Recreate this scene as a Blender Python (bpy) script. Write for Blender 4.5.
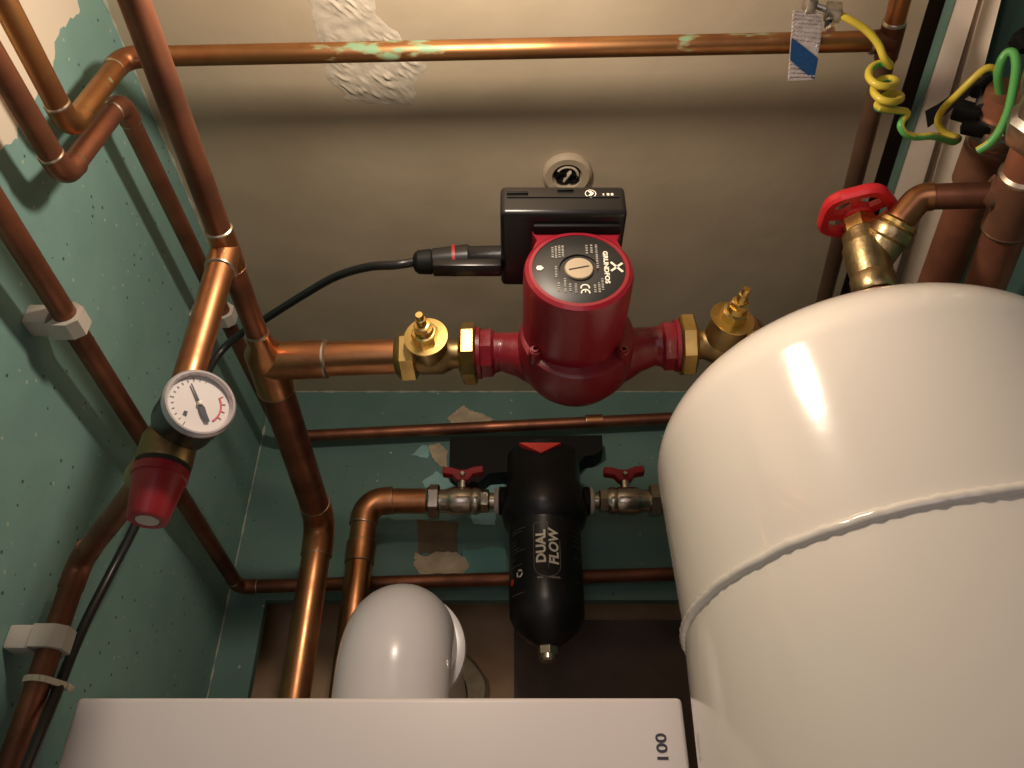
import bpy, bmesh, math, random
from mathutils import Vector, Matrix, noise
random.seed(4)
S = bpy.context.scene
for o in list(bpy.data.objects): bpy.data.objects.remove(o)

# ---------------------------------------------------------------- camera, light, exposure
FPX = 800.0
PITCH = math.radians(35.45)
cam = bpy.data.cameras.new('camera'); camo = bpy.data.objects.new('camera', cam)
S.collection.objects.link(camo); S.camera = camo
cam.sensor_fit = 'HORIZONTAL'; cam.sensor_width = 36.0; cam.lens = 36.0 * FPX / 1024
cam.clip_start = 0.01
camo.location = (0, 0, 0); camo.rotation_euler = (math.radians(90) + PITCH, 0, 0)

W = bpy.data.worlds.new('world'); S.world = W; W.use_nodes = True
W.node_tree.nodes['Background'].inputs[0].default_value = (1.0, 0.80, 0.66, 1)
W.node_tree.nodes['Background'].inputs[1].default_value = 0.022

L = bpy.data.lights.new('bulb', 'POINT'); LO = bpy.data.objects.new('bulb', L)
S.collection.objects.link(LO); LO.location = (-0.035, 0.190, 0.468)
L.energy = 4.1; L.color = (1.0, 0.83, 0.66); L.shadow_soft_size = 0.022

L2 = bpy.data.lights.new('front_fill', 'AREA'); L2O = bpy.data.objects.new('front_fill', L2)  # added pinkish fill for the front faces, not a known lamp
S.collection.objects.link(L2O); L2O.location = (-0.30, -1.2, -0.35)
L2O.rotation_euler = (math.radians(106), 0, math.radians(-10))
L2.shape = 'SQUARE'; L2.size = 1.2; L2.energy = 5.6; L2.color = (1.0, 0.84, 0.86)

S.view_settings.view_transform = 'Standard'; S.view_settings.look = 'None'
S.view_settings.gamma = 1.0; S.view_settings.use_curve_mapping = False
S.view_settings.exposure = 0.0

# ---------------------------------------------------------------- geometry helpers
CP, SP = math.cos(PITCH), math.sin(PITCH)
def at(px, py, X=None, Y=None, Z=None, D=None):
    """the point of the place seen at a photo pixel, on a known plane or at a known depth"""
    a = (px - 512) / FPX; b = (384 - py) / FPX
    r = Vector((a, CP - b * SP, SP + b * CP))
    if D is None:
        D = X / r.x if X is not None else Y / r.y if Y is not None else Z / r.z
    return r * D

def frame(axis):
    z = Vector(axis).normalized()
    u = Vector((0, 0, 1)) if abs(z.z) < 0.9 else Vector((0, 1, 0))
    x = u.cross(z).normalized(); y = z.cross(x)
    return x, y, z

def fillet(pts, rad, n=8):
    pts = [Vector(p) for p in pts]; out = [pts[0]]; corners = []
    for i in range(1, len(pts) - 1):
        p, a, b = pts[i], (pts[i-1] - pts[i]), (pts[i+1] - pts[i])
        la, lb = a.length, b.length; a.normalize(); b.normalize()
        ang = a.angle(b)
        if ang > math.radians(176): out.append(p); continue
        t = min(rad / math.tan(ang / 2), la * .48, lb * .48); r = t * math.tan(ang / 2)
        c = p + (a + b).normalized() * (r / math.sin(ang / 2))
        u0 = (p + a * t) - c; u1 = (p + b * t) - c
        tot = u0.angle(u1); arc = []
        for k in range(n + 1):
            f = k / n
            arc.append(c + (u0 * math.sin((1 - f) * tot) + u1 * math.sin(f * tot)) / math.sin(tot))
        corners.append(arc); out += arc
    out.append(pts[-1])
    return out, corners

def spline(pts, n=8):
    P = [Vector(p) for p in pts]; P = [P[0] * 2 - P[1]] + P + [P[-1] * 2 - P[-2]]; out = []
    for i in range(1, len(P) - 2):
        for k in range(n):
            t = k / n; a, b, c, d = P[i-1], P[i], P[i+1], P[i+2]
            out.append(0.5 * ((2*b) + (c-a)*t + (2*a-5*b+4*c-d)*t*t + (3*b-a-3*c+d)*t**3))
    out.append(P[-2]); return out

class MB:
    def __init__(s): s.v = []; s.f = []; s.m = []; s.mi = 0; s.ph = 0
    def add(s, vs, fs, mi=None):
        b = len(s.v); s.v += [Vector(v) for v in vs]
        for f in fs: s.f.append([b + i for i in f]); s.m.append(s.mi if mi is None else mi)
        return s
    def tube(s, pts, r, seg=20, caps=True, stripe=None, jitter=0):
        pts = [Vector(p) for p in pts]; n = len(pts)
        R = r if isinstance(r, (list, tuple)) else [r] * n
        t0 = (pts[1] - pts[0]).normalized(); x, y, _ = frame(t0); rings = []; prev = t0
        for i, p in enumerate(pts):
            t = (pts[min(i+1, n-1)] - pts[max(i-1, 0)]).normalized()
            q = prev.rotation_difference(t); x = q @ x; y = q @ y; prev = t
            ring = []
            for k in range(seg):
                a = 2 * math.pi * k / seg
                rr = R[i] * (1 + (random.uniform(-jitter, jitter) if jitter else 0))
                ring.append(p + (x * math.cos(a) + y * math.sin(a)) * rr)
            rings.append(ring)
        vs = [v for g in rings for v in g]; fs = []; ms = []
        for i in range(n - 1):
            for k in range(seg):
                k2 = (k + 1) % seg
                fs.append([i*seg+k, i*seg+k2, (i+1)*seg+k2, (i+1)*seg+k])
                if stripe: ms.append(1 if ((k + int(i * stripe) + s.ph) % seg) < seg * (.30 + .02 * s.ph) else 0)
        if caps:
            fs.append(list(range(seg))[::-1]); fs.append([(n-1)*seg+k for k in range(seg)])
            if stripe: ms += [0, 0]
        b = len(s.v); s.v += vs
        for j, f in enumerate(fs): s.f.append([b+i for i in f]); s.m.append(ms[j] if stripe else s.mi)
        return s
    def lathe(s, prof, o, axis, seg=32, ph=0.0, caps=True, wob=None, xdir=None):
        """prof: (height along axis, radius)"""
        o = Vector(o); x, y, z = frame(axis)
        if xdir is not None:
            x = Vector(xdir); x = (x - z * x.dot(z)).normalized(); y = z.cross(x)
        n = len(prof); vs = []
        for h, r in prof:
            for k in range(seg):
                a = ph + 2 * math.pi * k / seg
                rr = r * (wob(a) if wob else 1)
                vs.append(o + z * h + (x * math.cos(a) + y * math.sin(a)) * rr)
        fs = []
        for i in range(n - 1):
            for k in range(seg):
                k2 = (k + 1) % seg
                fs.append([i*seg+k, i*seg+k2, (i+1)*seg+k2, (i+1)*seg+k])
        if caps:
            if prof[0][1] > 1e-6: fs.append(list(range(seg))[::-1])
            if prof[-1][1] > 1e-6: fs.append([(n-1)*seg+k for k in range(seg)])
        return s.add(vs, fs)
    def hexnut(s, o, axis, r, h, ch=0.12, ph=0.0, seg=6):
        """hex prism with chamfered ends, r = across corners / 2"""
        c = r * ch
        return s.lathe([(0, r - c), (c*.6, r), (h - c*.6, r), (h, r - c)], o, axis, seg, ph)
    def box(s, c, size, rot=None, bev=0.0, seg=2):
        bm = bmesh.new(); bmesh.ops.create_cube(bm, size=1)
        for v in bm.verts: v.co = Vector((v.co.x*size[0], v.co.y*size[1], v.co.z*size[2]))
        if bev: bmesh.ops.bevel(bm, geom=bm.edges[:], offset=bev, segments=seg, affect='EDGES', profile=0.5)
        M = rot.to_3x3() if rot is not None else Matrix.Identity(3)
        bm.verts.index_update()
        s.add([M @ v.co + Vector(c) for v in bm.verts], [[v.index for v in f.verts] for f in bm.faces]); bm.free(); return s
    def prism(s, poly, ext):
        """extrude polygon (list of points) by vector ext"""
        n = len(poly); e = Vector(ext); P = [Vector(p) for p in poly]
        fs = [list(range(n))[::-1], [n+i for i in range(n)]] + [[i, (i+1) % n, n+(i+1) % n, n+i] for i in range(n)]
        return s.add(P + [p + e for p in P], fs)
    def text(s, body, size, fn, depth=0.0004, bold=0.0, ax='CENTER', shear=0.0, sub=0):
        cu = bpy.data.curves.new('t', 'FONT'); cu.body = body; cu.size = size; cu.extrude = depth
        cu.align_x = ax; cu.align_y = 'CENTER'; cu.offset = bold; cu.shear = shear; cu.resolution_u = 3
        ob = bpy.data.objects.new('t', cu); S.collection.objects.link(ob)
        dg = bpy.context.evaluated_depsgraph_get(); me = bpy.data.meshes.new_from_object(ob.evaluated_get(dg))
        s.add([fn(v.co.x, v.co.y, v.co.z) for v in me.vertices], [list(p.vertices) for p in me.polygons])
        bpy.data.objects.remove(ob); bpy.data.curves.remove(cu); bpy.data.meshes.remove(me); return s
    def build(s, name, mats, parent=None, sharp=35, smooth=True):
        me = bpy.data.meshes.new(name)
        if parent is not None: org = wloc(parent)
        else:
            xs = [v.x for v in s.v]; ys = [v.y for v in s.v]; zs = [v.z for v in s.v]
            org = Vector(((min(xs)+max(xs))/2, (min(ys)+max(ys))/2, min(zs)))
        me.from_pydata([v - org for v in s.v], [], s.f); me.update()
        bm = bmesh.new(); bm.from_mesh(me); bmesh.ops.recalc_face_normals(bm, faces=bm.faces[:]); bm.to_mesh(me); bm.free()
        mats = mats if isinstance(mats, (list, tuple)) else [mats]
        for m in mats: me.materials.append(m)
        for p, mi in zip(me.polygons, s.m): p.material_index = mi; p.use_smooth = smooth
        if smooth: me.set_sharp_from_angle(angle=math.radians(sharp))
        o = bpy.data.objects.new(name, me); S.collection.objects.link(o)
        if parent is not None: o.parent = parent
        else: o.location = org
        return o

def wloc(o):
    v = Vector((0, 0, 0))
    while o is not None: v += o.location; o = o.parent
    return v
def tag(o, label, cat, group=None):
    o['label'] = label; o['category'] = cat
    if group: o['group'] = group
    return o
def thing(name, loc, label, cat, group=None):
    o = bpy.data.objects.new(name, None); o.empty_display_size = 0.02
    S.collection.objects.link(o); o.location = Vector(loc)
    return tag(o, label, cat, group)
def struct(o): o['kind'] = 'structure'; return o
def plane_map(o, right, up):
    o = Vector(o); r = Vector(right).normalized(); u = Vector(up).normalized(); n = r.cross(u)
    return lambda x, y, z: o + r * x + u * y + n * z

# ---------------------------------------------------------------- materials
def mat(name, col, rough=0.5, metal=0.0, col2=None, scale=30.0, lo=.35, hi=.65, bump=0.0, bscale=None, coat=0.0, rough2=None, spec=None, detail=4.0):
    m = bpy.data.materials.new(name); m.use_nodes = True; nt = m.node_tree; b = nt.nodes['Principled BSDF']
    b.inputs['Base Color'].default_value = (*col, 1); b.inputs['Roughness'].default_value = rough
    b.inputs['Metallic'].default_value = metal; b.inputs['Coat Weight'].default_value = coat
    if spec is not None: b.inputs['Specular IOR Level'].default_value = spec
    g = nt.nodes.new('ShaderNodeNewGeometry')
    if col2 or rough2 is not None:
        nz = nt.nodes.new('ShaderNodeTexNoise'); nz.inputs['Scale'].default_value = scale; nz.inputs['Detail'].default_value = detail
        nt.links.new(g.outputs['Position'], nz.inputs['Vector'])
        mr = nt.nodes.new('ShaderNodeMapRange'); mr.inputs[1].default_value = lo; mr.inputs[2].default_value = hi
        nt.links.new(nz.outputs['Fac'], mr.inputs[0])
        if col2:
            mx = nt.nodes.new('ShaderNodeMix'); mx.data_type = 'RGBA'
            mx.inputs[6].default_value = (*col, 1); mx.inputs[7].default_value = (*col2, 1)
            nt.links.new(mr.outputs[0], mx.inputs[0]); nt.links.new(mx.outputs[2], b.inputs['Base Color'])
        if rough2 is not None:
            m2 = nt.nodes.new('ShaderNodeMapRange'); m2.inputs[3].default_value = rough; m2.inputs[4].default_value = rough2
            nt.links.new(mr.outputs[0], m2.inputs[0]); nt.links.new(m2.outputs[0], b.inputs['Roughness'])
    if bump:
        n2 = nt.nodes.new('ShaderNodeTexNoise'); n2.inputs['Scale'].default_value = bscale or scale; n2.inputs['Detail'].default_value = 5
        nt.links.new(g.outputs['Position'], n2.inputs['Vector'])
        bp = nt.nodes.new('ShaderNodeBump'); bp.inputs['Strength'].default_value = 1.0; bp.inputs['Distance'].default_value = bump
        nt.links.new(n2.outputs['Fac'], bp.inputs['Height']); nt.links.new(bp.outputs['Normal'], b.inputs['Normal'])
    return m

def wall_board_mat(name, skim):
    """green moisture board with pale and dark specks; cream skim coat up to a ragged line near the opening"""
    m = mat(name, (0.21, 0.365, 0.33) if skim else (0.125, 0.225, 0.195), 0.62, 0, (0.178, 0.32, 0.288) if skim else (0.105, 0.195, 0.17), 14, bump=0.0006, bscale=60, spec=.35)  # unskimmed version is the same board, with the back wall's shade in its colour
    nt = m.node_tree; b = nt.nodes['Principled BSDF']
    g = [n for n in nt.nodes if n.type == 'NEW_GEOMETRY'][0]
    cur = b.inputs['Base Color'].links[0].from_socket
    def over(cur, fac, col):
        mx = nt.nodes.new('ShaderNodeMix'); mx.data_type = 'RGBA'
        nt.links.new(fac, mx.inputs[0]); nt.links.new(cur, mx.inputs[6]); mx.inputs[7].default_value = (*col, 1)
        return mx.outputs[2]
    def math_(op, a, v):
        n = nt.nodes.new('ShaderNodeMath'); n.operation = op
        nt.links.new(a, n.inputs[0])
        if isinstance(v, (int, float)): n.inputs[1].default_value = v
        else: nt.links.new(v, n.inputs[1])
        return n.outputs[0]
    for seed, sc, th, col in ((0, 85, .10, (.05, .10, .085)), (7.3, 70, .095, (.38, .46, .35)), (3.1, 130, .125, (.12, .21, .18))):
        mp = nt.nodes.new('ShaderNodeVectorMath'); mp.operation = 'ADD'; mp.inputs[1].default_value = (seed, seed * .7, seed * 1.3)
        nt.links.new(g.outputs['Position'], mp.inputs[0])
        vo = nt.nodes.new('ShaderNodeTexVoronoi'); vo.inputs['Scale'].default_value = sc
        nt.links.new(mp.outputs[0], vo.inputs['Vector'])
        sel = nt.nodes.new('ShaderNodeSeparateColor'); nt.links.new(vo.outputs['Color'], sel.inputs[0])
        rnd = math_('MULTIPLY', sel.outputs[0], th * 2.2)
        cur = over(cur, math_('LESS_THAN', vo.outputs['Distance'], math_('SUBTRACT', rnd, th)), col)
    if skim:
        sx = nt.nodes.new('ShaderNodeSeparateXYZ'); nt.links.new(g.outputs['Position'], sx.inputs[0])
        nz = nt.nodes.new('ShaderNodeTexNoise'); nz.inputs['Scale'].default_value = 16; nz.inputs['Detail'].default_value = 5
        nt.links.new(g.outputs['Position'], nz.inputs['Vector'])
        off = math_('MULTIPLY', math_('SUBTRACT', nz.outputs['Fac'], .5), .07)
        fy = math_('LESS_THAN', math_('ADD', sx.outputs[1], off), .333)
        fz = math_('GREATER_THAN', math_('ADD', sx.outputs[2], off), .405)
        cur = over(cur, math_('MULTIPLY', fy, fz), (.70, .62, .50))
    nt.links.new(cur, b.inputs['Base Color'])
    return m

M = {}
M['copper'] = mat('copper', (.60, .28, .13), .30, 1, (.33, .145, .07), 26, .36, .64, rough2=.46)
M['copper_aged'] = mat('copper_aged', (.34, .135, .075), .40, .85, (.17, .07, .042), 22, .36, .64, rough2=.54)
M['copper_brown'] = mat('copper_brown', (.42, .20, .115), .44, .5, (.24, .11, .065), 22, .3, .62, rough2=.56)
M['copper_orange'] = mat('copper_orange', (.55, .22, .125), .42, .55, (.34, .13, .075), 22, .3, .62, rough2=.54)
M['copper_shaded'] = mat('copper_shaded', (.20, .11, .065), .5, .5, (.13, .075, .045), 22, .3, .62)  # copper darkened to carry the shade along the ceiling's right edge
M['solder'] = mat('solder', (.46, .36, .27), .38, 1, (.45, .38, .30), 160)
M['brass'] = mat('brass', (.80, .58, .21), .24, 1, (.55, .37, .12), 40, rough2=.36)
M['brass_dull'] = mat('brass_dull', (.42, .30, .13), .36, 1, (.25, .17, .08), 40, rough2=.5)
M['brass_cast'] = mat('brass_cast', (.60, .46, .24), .34, 1, (.40, .30, .16), 90, bump=.0003, bscale=300)
M['nickel'] = mat('nickel', (.62, .57, .48), .26, 1, (.45, .40, .33), 60)
M['zinc'] = mat('zinc', (.60, .57, .52), .38, 1, (.35, .33, .30), 90)
M['red_paint'] = mat('red_paint', (.25, .008, .020), .34, 0, coat=.25)
M['red_cast'] = mat('red_cast', (.21, .006, .015), .38, 0, (.17, .005, .012), 60, bump=.0003, bscale=240, coat=.2)
M['red_plastic'] = mat('red_plastic', (.30, .012, .018), .42)
M['red_wheel'] = mat('red_wheel', (.62, .022, .03), .38)
M['red_badge'] = mat('red_badge', (.75, .05, .035), .4)
M['black'] = mat('black_plastic', (.012, .011, .011), .30, spec=.4)
M['black_matt'] = mat('black_matt', (.007, .007, .007), .6, spec=.2)
M['black_gloss'] = mat('black_gloss', (.008, .008, .010), .34, spec=.4)
M['cable'] = mat('cable_sheath', (.014, .014, .015), .34, spec=.5)
M['plate_black'] = mat('plate_black', (.022, .021, .019), .45)
M['print'] = mat('print', (.85, .80, .66), .5)
M['print_grey'] = mat('print_grey', (.30, .28, .25), .5)
M['print_dim'] = mat('print_dim', (.17, .165, .16), .5)
M['bronze'] = mat('bronze', (.46, .38, .27), .45, .5)
M['white_enamel'] = mat('white_enamel', (.78, .72, .65), .22, 0, coat=.4)
M['boiler_white'] = mat('boiler_white', (.84, .77, .76), .42, 0)
M['flue_white'] = mat('flue_white', (.80, .77, .78), .24, 0, coat=.3)
M['vessel'] = mat('vessel', (.86, .79, .70), .16, 0, coat=.5, bump=.00015, bscale=40)
M['clip'] = mat('clip', (.55, .50, .44), .5)
M['tie'] = mat('tie', (.62, .56, .42), .4)
M['ceiling'] = mat('ceiling_paint', (.52, .43, .31), .5, 0, (.45, .37, .26), 9, bump=.0016, bscale=17, spec=.3)
M['filler'] = mat('filler', (.60, .53, .42), .75, 0, (.50, .44, .35), 60, bump=.0008, bscale=160)
M['board'] = wall_board_mat('board_green_shaded', False)
M['board_skim'] = wall_board_mat('board_green_skim', True)
M['bead'] = mat('bead', (.52, .50, .42), .7, 0, (.30, .36, .30), 80, bump=.001, bscale=200)
M['brown'] = mat('brown_backing', (.64, .43, .27), .7, 0, (.48, .32, .20), 16, bump=.001, bscale=60)
M['wood'] = mat('dark_wood', (.16, .105, .085), .6, 0, (.11, .075, .06), 18, bump=.0006, bscale=50)
M['cement'] = mat('cement', (.52, .46, .34), .85, 0, (.36, .30, .21), 50, bump=.003, bscale=70)
M['tan_core'] = mat('gypsum_core', (.55, .45, .31), .85, 0, (.40, .32, .22), 60, bump=.0015, bscale=140)
M['tan_dark'] = mat('torn_backing', (.17, .12, .07), .85, 0, (.13, .09, .05), 60)
M['blue_paper'] = mat('blue_paper', (.30, .52, .52), .7, 0, (.22, .42, .42), 40)
M['teal_paper'] = mat('teal_paper', (.12, .30, .27), .7)
M['cream'] = mat('cream_paint', (.86, .74, .62), .55, 0, (.80, .67, .56), 20, bump=.0004, bscale=60)
M['groove'] = mat('groove', (.40, .36, .29), .6)
M['teal_edge'] = mat('teal_edge', (.15, .26, .21), .6)
M['brown_paint'] = mat('brown_paint', (.16, .11, .07), .6)
M['wire_y'] = mat('wire_yellow', (.62, .48, .05), .36)
M['wire_g'] = mat('wire_green', (.10, .38, .09), .36)
M['blue_tag'] = mat('blue_tag', (.015, .06, .17), .35, .2, (.01, .045, .13), 400)
M['hole'] = mat('hole_dark', (.02, .018, .015), .8)
M['dial'] = mat('dial', (.74, .68, .66), .5)
M['dial_red'] = mat('dial_red', (.60, .10, .13), .5)
M['dial_black'] = mat('dial_black', (.05, .05, .07), .5)
M['chrome'] = mat('bezel_plastic', (.62, .56, .56), .18, .3)
def glass_mat():
    m = bpy.data.materials.new('clear_plastic'); m.use_nodes = True
    b = m.node_tree.nodes['Principled BSDF']; b.inputs['Base Color'].default_value = (1, .98, .97, 1)
    b.inputs['Roughness'].default_value = .05; b.inputs['Transmission Weight'].default_value = 1.0; b.inputs['IOR'].default_value = 1.15
    return m
M['glass'] = glass_mat()
def tag_mat():
    """silver tape with a fine woven grid"""
    m = mat('tag_silver', (.70, .62, .58), .34, .6, (.50, .43, .40), 300)
    return m
M['tag'] = tag_mat()
def verdigris_mat():
    """copper with green corrosion blooms on two stretches of the pipe"""
    m = mat('copper_verdigris', (.46, .23, .09), .40, 1, (.31, .135, .06), 24, .36, .64, rough2=.48)
    nt = m.node_tree; b = nt.nodes['Principled BSDF']
    g = [n for n in nt.nodes if n.type == 'NEW_GEOMETRY'][0]
    nz = nt.nodes.new('ShaderNodeTexNoise'); nz.inputs['Scale'].default_value = 70; nz.inputs['Detail'].default_value = 6
    mp = nt.nodes.new('ShaderNodeVectorMath'); mp.operation = 'MULTIPLY'; mp.inputs[1].default_value = (.5, 1.5, 1.5)
    nt.links.new(g.outputs['Position'], mp.inputs[0]); nt.links.new(mp.outputs[0], nz.inputs['Vector'])
    sx = nt.nodes.new('ShaderNodeSeparateXYZ'); nt.links.new(g.outputs['Position'], sx.inputs[0])
    def win(c, w, amp):
        a = nt.nodes.new('ShaderNodeMath'); a.operation = 'SUBTRACT'; a.inputs[1].default_value = c; nt.links.new(sx.outputs[0], a.inputs[0])
        d = nt.nodes.new('ShaderNodeMath'); d.operation = 'ABSOLUTE'; nt.links.new(a.outputs[0], d.inputs[0])
        r = nt.nodes.new('ShaderNodeMapRange'); r.inputs[1].default_value = 0; r.inputs[2].default_value = w
        r.inputs[3].default_value = amp; r.inputs[4].default_value = 0; nt.links.new(d.outputs[0], r.inputs[0]); return r.outputs[0]
    s = nt.nodes.new('ShaderNodeMath'); s.operation = 'ADD'
    nt.links.new(win(-.105, .06, .19), s.inputs[0]); nt.links.new(win(.135, .02, .14), s.inputs[1])
    t = nt.nodes.new('ShaderNodeMath'); t.operation = 'ADD'; nt.links.new(s.outputs[0], t.inputs[0]); nt.links.new(nz.outputs['Fac'], t.inputs[1])
    r = nt.nodes.new('ShaderNodeMapRange'); r.inputs[1].default_value = .655; r.inputs[2].default_value = .74; nt.links.new(t.outputs[0], r.inputs[0])
    mx = nt.nodes.new('ShaderNodeMix'); mx.data_type = 'RGBA'; nt.links.new(r.outputs[0], mx.inputs[0])
    nt.links.new(b.inputs['Base Color'].links[0].from_socket, mx.inputs[6]); mx.inputs[7].default_value = (.17, .28, .16, 1)
    nt.links.new(mx.outputs[2], b.inputs['Base Color'])
    iv = nt.nodes.new('ShaderNodeMath'); iv.operation = 'SUBTRACT'; iv.inputs[0].default_value = 1; nt.links.new(r.outputs[0], iv.inputs[1])
    nt.links.new(iv.outputs[0], b.inputs['Metallic'])
    return m
M['copper_verdigris'] = verdigris_mat()

# ---------------------------------------------------------------- the setting
HC = 0.628       # ceiling above the camera
WX = -0.330      # left wall
BY = 0.900       # face of the back wall board
FLOOR = -1.45
struct(MB().box((0.0, -0.2, FLOOR - .02), (3.0, 3.0, .04)).build('floor', M['wood']))
struct(MB().box((WX - .02, .25, (FLOOR + HC + .1) / 2), (.04, 1.6, HC + .1 - FLOOR)).build('wall_left', M['board_skim']))
# the ceiling board stops along a slanted edge on the right
e0 = at(929, 0, Z=HC); e1 = at(846, 275, Z=HC); ed = (e1 - e0) / (e1.y - e0.y)
def edge(y, off=0.0): return Vector((e0.x + ed.x * (y - e0.y) + off, y, HC))
struct(MB().prism([(WX, -.05, HC), edge(-.05), edge(BY + .02), (WX, BY + .02, HC)], (0, 0, .0125)).build('ceiling', M['ceiling']))
# back wall: a green board with its lower edge cut off above the flue, an uncut strip at the far left
zb = at(600, 600, Y=BY).z; xn = at(262, 620, Y=BY).x
XR = 0.52
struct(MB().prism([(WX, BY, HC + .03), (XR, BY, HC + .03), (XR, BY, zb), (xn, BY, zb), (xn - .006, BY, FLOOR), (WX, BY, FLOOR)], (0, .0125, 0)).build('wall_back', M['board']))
struct(MB().box((.1, .990 + .02, (FLOOR + HC) / 2), (1.2, .04, HC - FLOOR)).build('wall_masonry', M['brown']))
struct(MB().prism([at(514, 620, Y=.978), at(720, 620, Y=.978), at(720, 780, Y=.978), at(514, 780, Y=.978)], (0, .012, 0)).build('trim_1', M['wood']))
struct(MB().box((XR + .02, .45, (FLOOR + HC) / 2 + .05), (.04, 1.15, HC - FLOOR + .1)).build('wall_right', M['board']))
# beads of old filler in the corners
def bead(name, a, b, r, n=60):
    a, b = Vector(a), Vector(b); pts = [a.lerp(b, i / n) for i in range(n + 1)]
    rr = [max(.0002, r * (.55 + 1.2 * (noise.noise(p * 70)) )) for p in pts]
    struct(MB().tube(pts, rr, 7).build(name, M['bead']))
bead('trim_2', (WX, .1, HC), (WX, BY, HC), .0028, 110)
bead('trim_3', (WX, BY, HC), (.34, BY, HC), .0022, 90)
bead('trim_4', (WX + .001, BY, HC - .02), (WX + .001, BY, .1), .0016, 90)
# stepped boards along the right edge of the ceiling
def strip(name, xa, xb, xa2, xb2, za, zb, m, th=.012):
    """board whose underside edges are seen at photo x = xa, xb on the top border and xa2, xb2 at y=190; za, zb: height of the two edges"""
    a0, a1 = at(xa, 0, Z=za), at(xa2, 190, Z=za); b0, b1 = at(xb, 0, Z=zb), at(xb2, 190, Z=zb)
    def ext(p, q, y): return p + (q - p) * ((y - p.y) / (q.y - p.y))
    poly = [ext(a0, a1, .05), ext(b0, b1, .05), ext(b0, b1, BY), ext(a0, a1, BY)]
    struct(MB().prism(poly, (0, 0, th)).build(name, m))
strip('trim_5', 953, 956, 892, 895, HC - .004, HC - .004, M['teal_edge'])
strip('trim_6', 956, 978, 895, 921, HC - .002, HC - .018, M['cream'])
strip('trim_7', 977, 984, 920, 931, HC - .008, HC - .008, M['groove'])
strip('trim_8', 983, 1001, 930, 953, HC - .016, HC - .052, M['cream'])
strip('trim_9', 1000, 1008, 952, 962, HC - .020, HC - .020, M['groove'])
strip('trim_10', 1007, 1018, 960, 973, HC - .030, HC - .040, M['teal_edge'])
strip('trim_12', 1017, 1150, 972, 1120, HC - .030, HC - .030, M['teal_edge'])
struct(MB().prism([edge(.05, -.02) + Vector((0, 0, .06)), edge(BY, -.02) + Vector((0, 0, .06)), Vector((XR, BY, HC + .06)), Vector((XR, .05, HC + .06))], (0, 0, .02)).build('trim_11', M['brown_paint']))

# rough filler patch on the ceiling
poly = [(300, -14), (312, 14), (318, 40), (324, 66), (332, 88), (352, 98), (378, 106), (412, 104), (421, 80), (426, 62), (410, 44), (392, 32), (376, 14), (384, -14)]
PP = [at(x, y, Z=HC) for x, y in poly]
def inside_dist(x, y):
    ins = False; d = 9
    for i in range(len(PP)):
        a, b = PP[i], PP[i-1]
        if (a.y > y) != (b.y > y) and x < (b.x - a.x) * (y - a.y) / (b.y - a.y) + a.x: ins = not ins
        ab = Vector((b.x - a.x, b.y - a.y)); ap = Vector((x - a.x, y - a.y))
        t = max(0, min(1, ap.dot(ab) / ab.length_squared)); d = min(d, (ap - ab * t).length)
    return d if ins else -d
mb = MB(); x0, x1 = min(p.x for p in PP), max(p.x for p in PP); y0, y1 = min(p.y for p in PP), max(p.y for p in PP)
N = 90; idx = {}
for j in range(N + 1):
    for i in range(N + 1):
        x = x0 + (x1 - x0) * i / N; y = y0 + (y1 - y0) * j / N
        d = inside_dist(x, y) + .008 * noise.noise(Vector((x * 60, y * 60, 1)))
        sk = max(0, noise.noise(Vector((x * 55 + y * 95, (y - x) * 260, 3)))) * max(0, min(1, .55 + 1.6 * noise.noise(Vector((x * 34, y * 34, 8)))))
        h = max(0, min(1, d / .010)) * (.0007 + .0034 * sk + .0009 * noise.noise(Vector((x * 120, y * 120, 5))))
        idx[i, j] = len(mb.v); mb.v.append(Vector((x, y, HC - h if d > 0 else HC + .0006)))
for j in range(N):
    for i in range(N):
        q = [idx[i, j], idx[i+1, j], idx[i+1, j+1], idx[i, j+1]]
        if any(mb.v[k].z < HC for k in q): mb.f.append(q); mb.m.append(0)
tag(mb.build('filler_patch', M['filler'], sharp=80), 'rough pale patch of filler on the beige ceiling behind the top copper pipe', 'plaster patch')

# ---------------------------------------------------------------- pipework helpers
def straight(parent, a, b, r, m='copper', name='pipe'):
    return MB().tube([a, b], r, 28).build(name, M[m], parent)
def elbow(parent, arc, r, m='copper', ring=True, leg=1.0, name='elbow'):
    arc = [Vector(p) for p in arc]; ta = (arc[0] - arc[1]).normalized(); tb = (arc[-1] - arc[-2]).normalized()
    pts = [arc[0] + ta * r * leg] + arc + [arc[-1] + tb * r * leg]
    e = MB().tube(pts, r * 1.10, 28).build(name, M[m], parent)
    if ring:
        for p, t in ((pts[0], ta), (pts[-1], tb)):
            MB().lathe([(-.0008, r), (-.0006, r * 1.115), (.0003, r * 1.10), (.0010, r)], p, t, 28).build('solder_ring', M['solder'], e)
    return e
def run(parent, pts, r, bend, m='copper', ring=True, elbows=True):
    full, corners = fillet(pts, bend)
    cur = Vector(pts[0])
    for arc in corners:
        straight(parent, cur, arc[0], r, m); elbow(parent, arc, r, m, ring if elbows else False); cur = arc[-1]
    straight(parent, cur, pts[-1], r, m)
def coupling(parent, c, d, r, ln, m='copper', name='coupling'):
    d = Vector(d).normalized(); c = Vector(c)
    e = MB().lathe([(-ln/2, r), (-ln/2, r*1.12), (ln/2, r*1.12), (ln/2, r)], c, d, 28).build(name, M[m], parent)
    for sgn in (-1, 1):
        MB().lathe([(-.0007, r), (-.0005, r*1.13), (.0003, r*1.12), (.0009, r)], c + d * sgn * ln / 2, d * sgn, 28).build('solder_ring', M['solder'], e)
    return e

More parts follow.
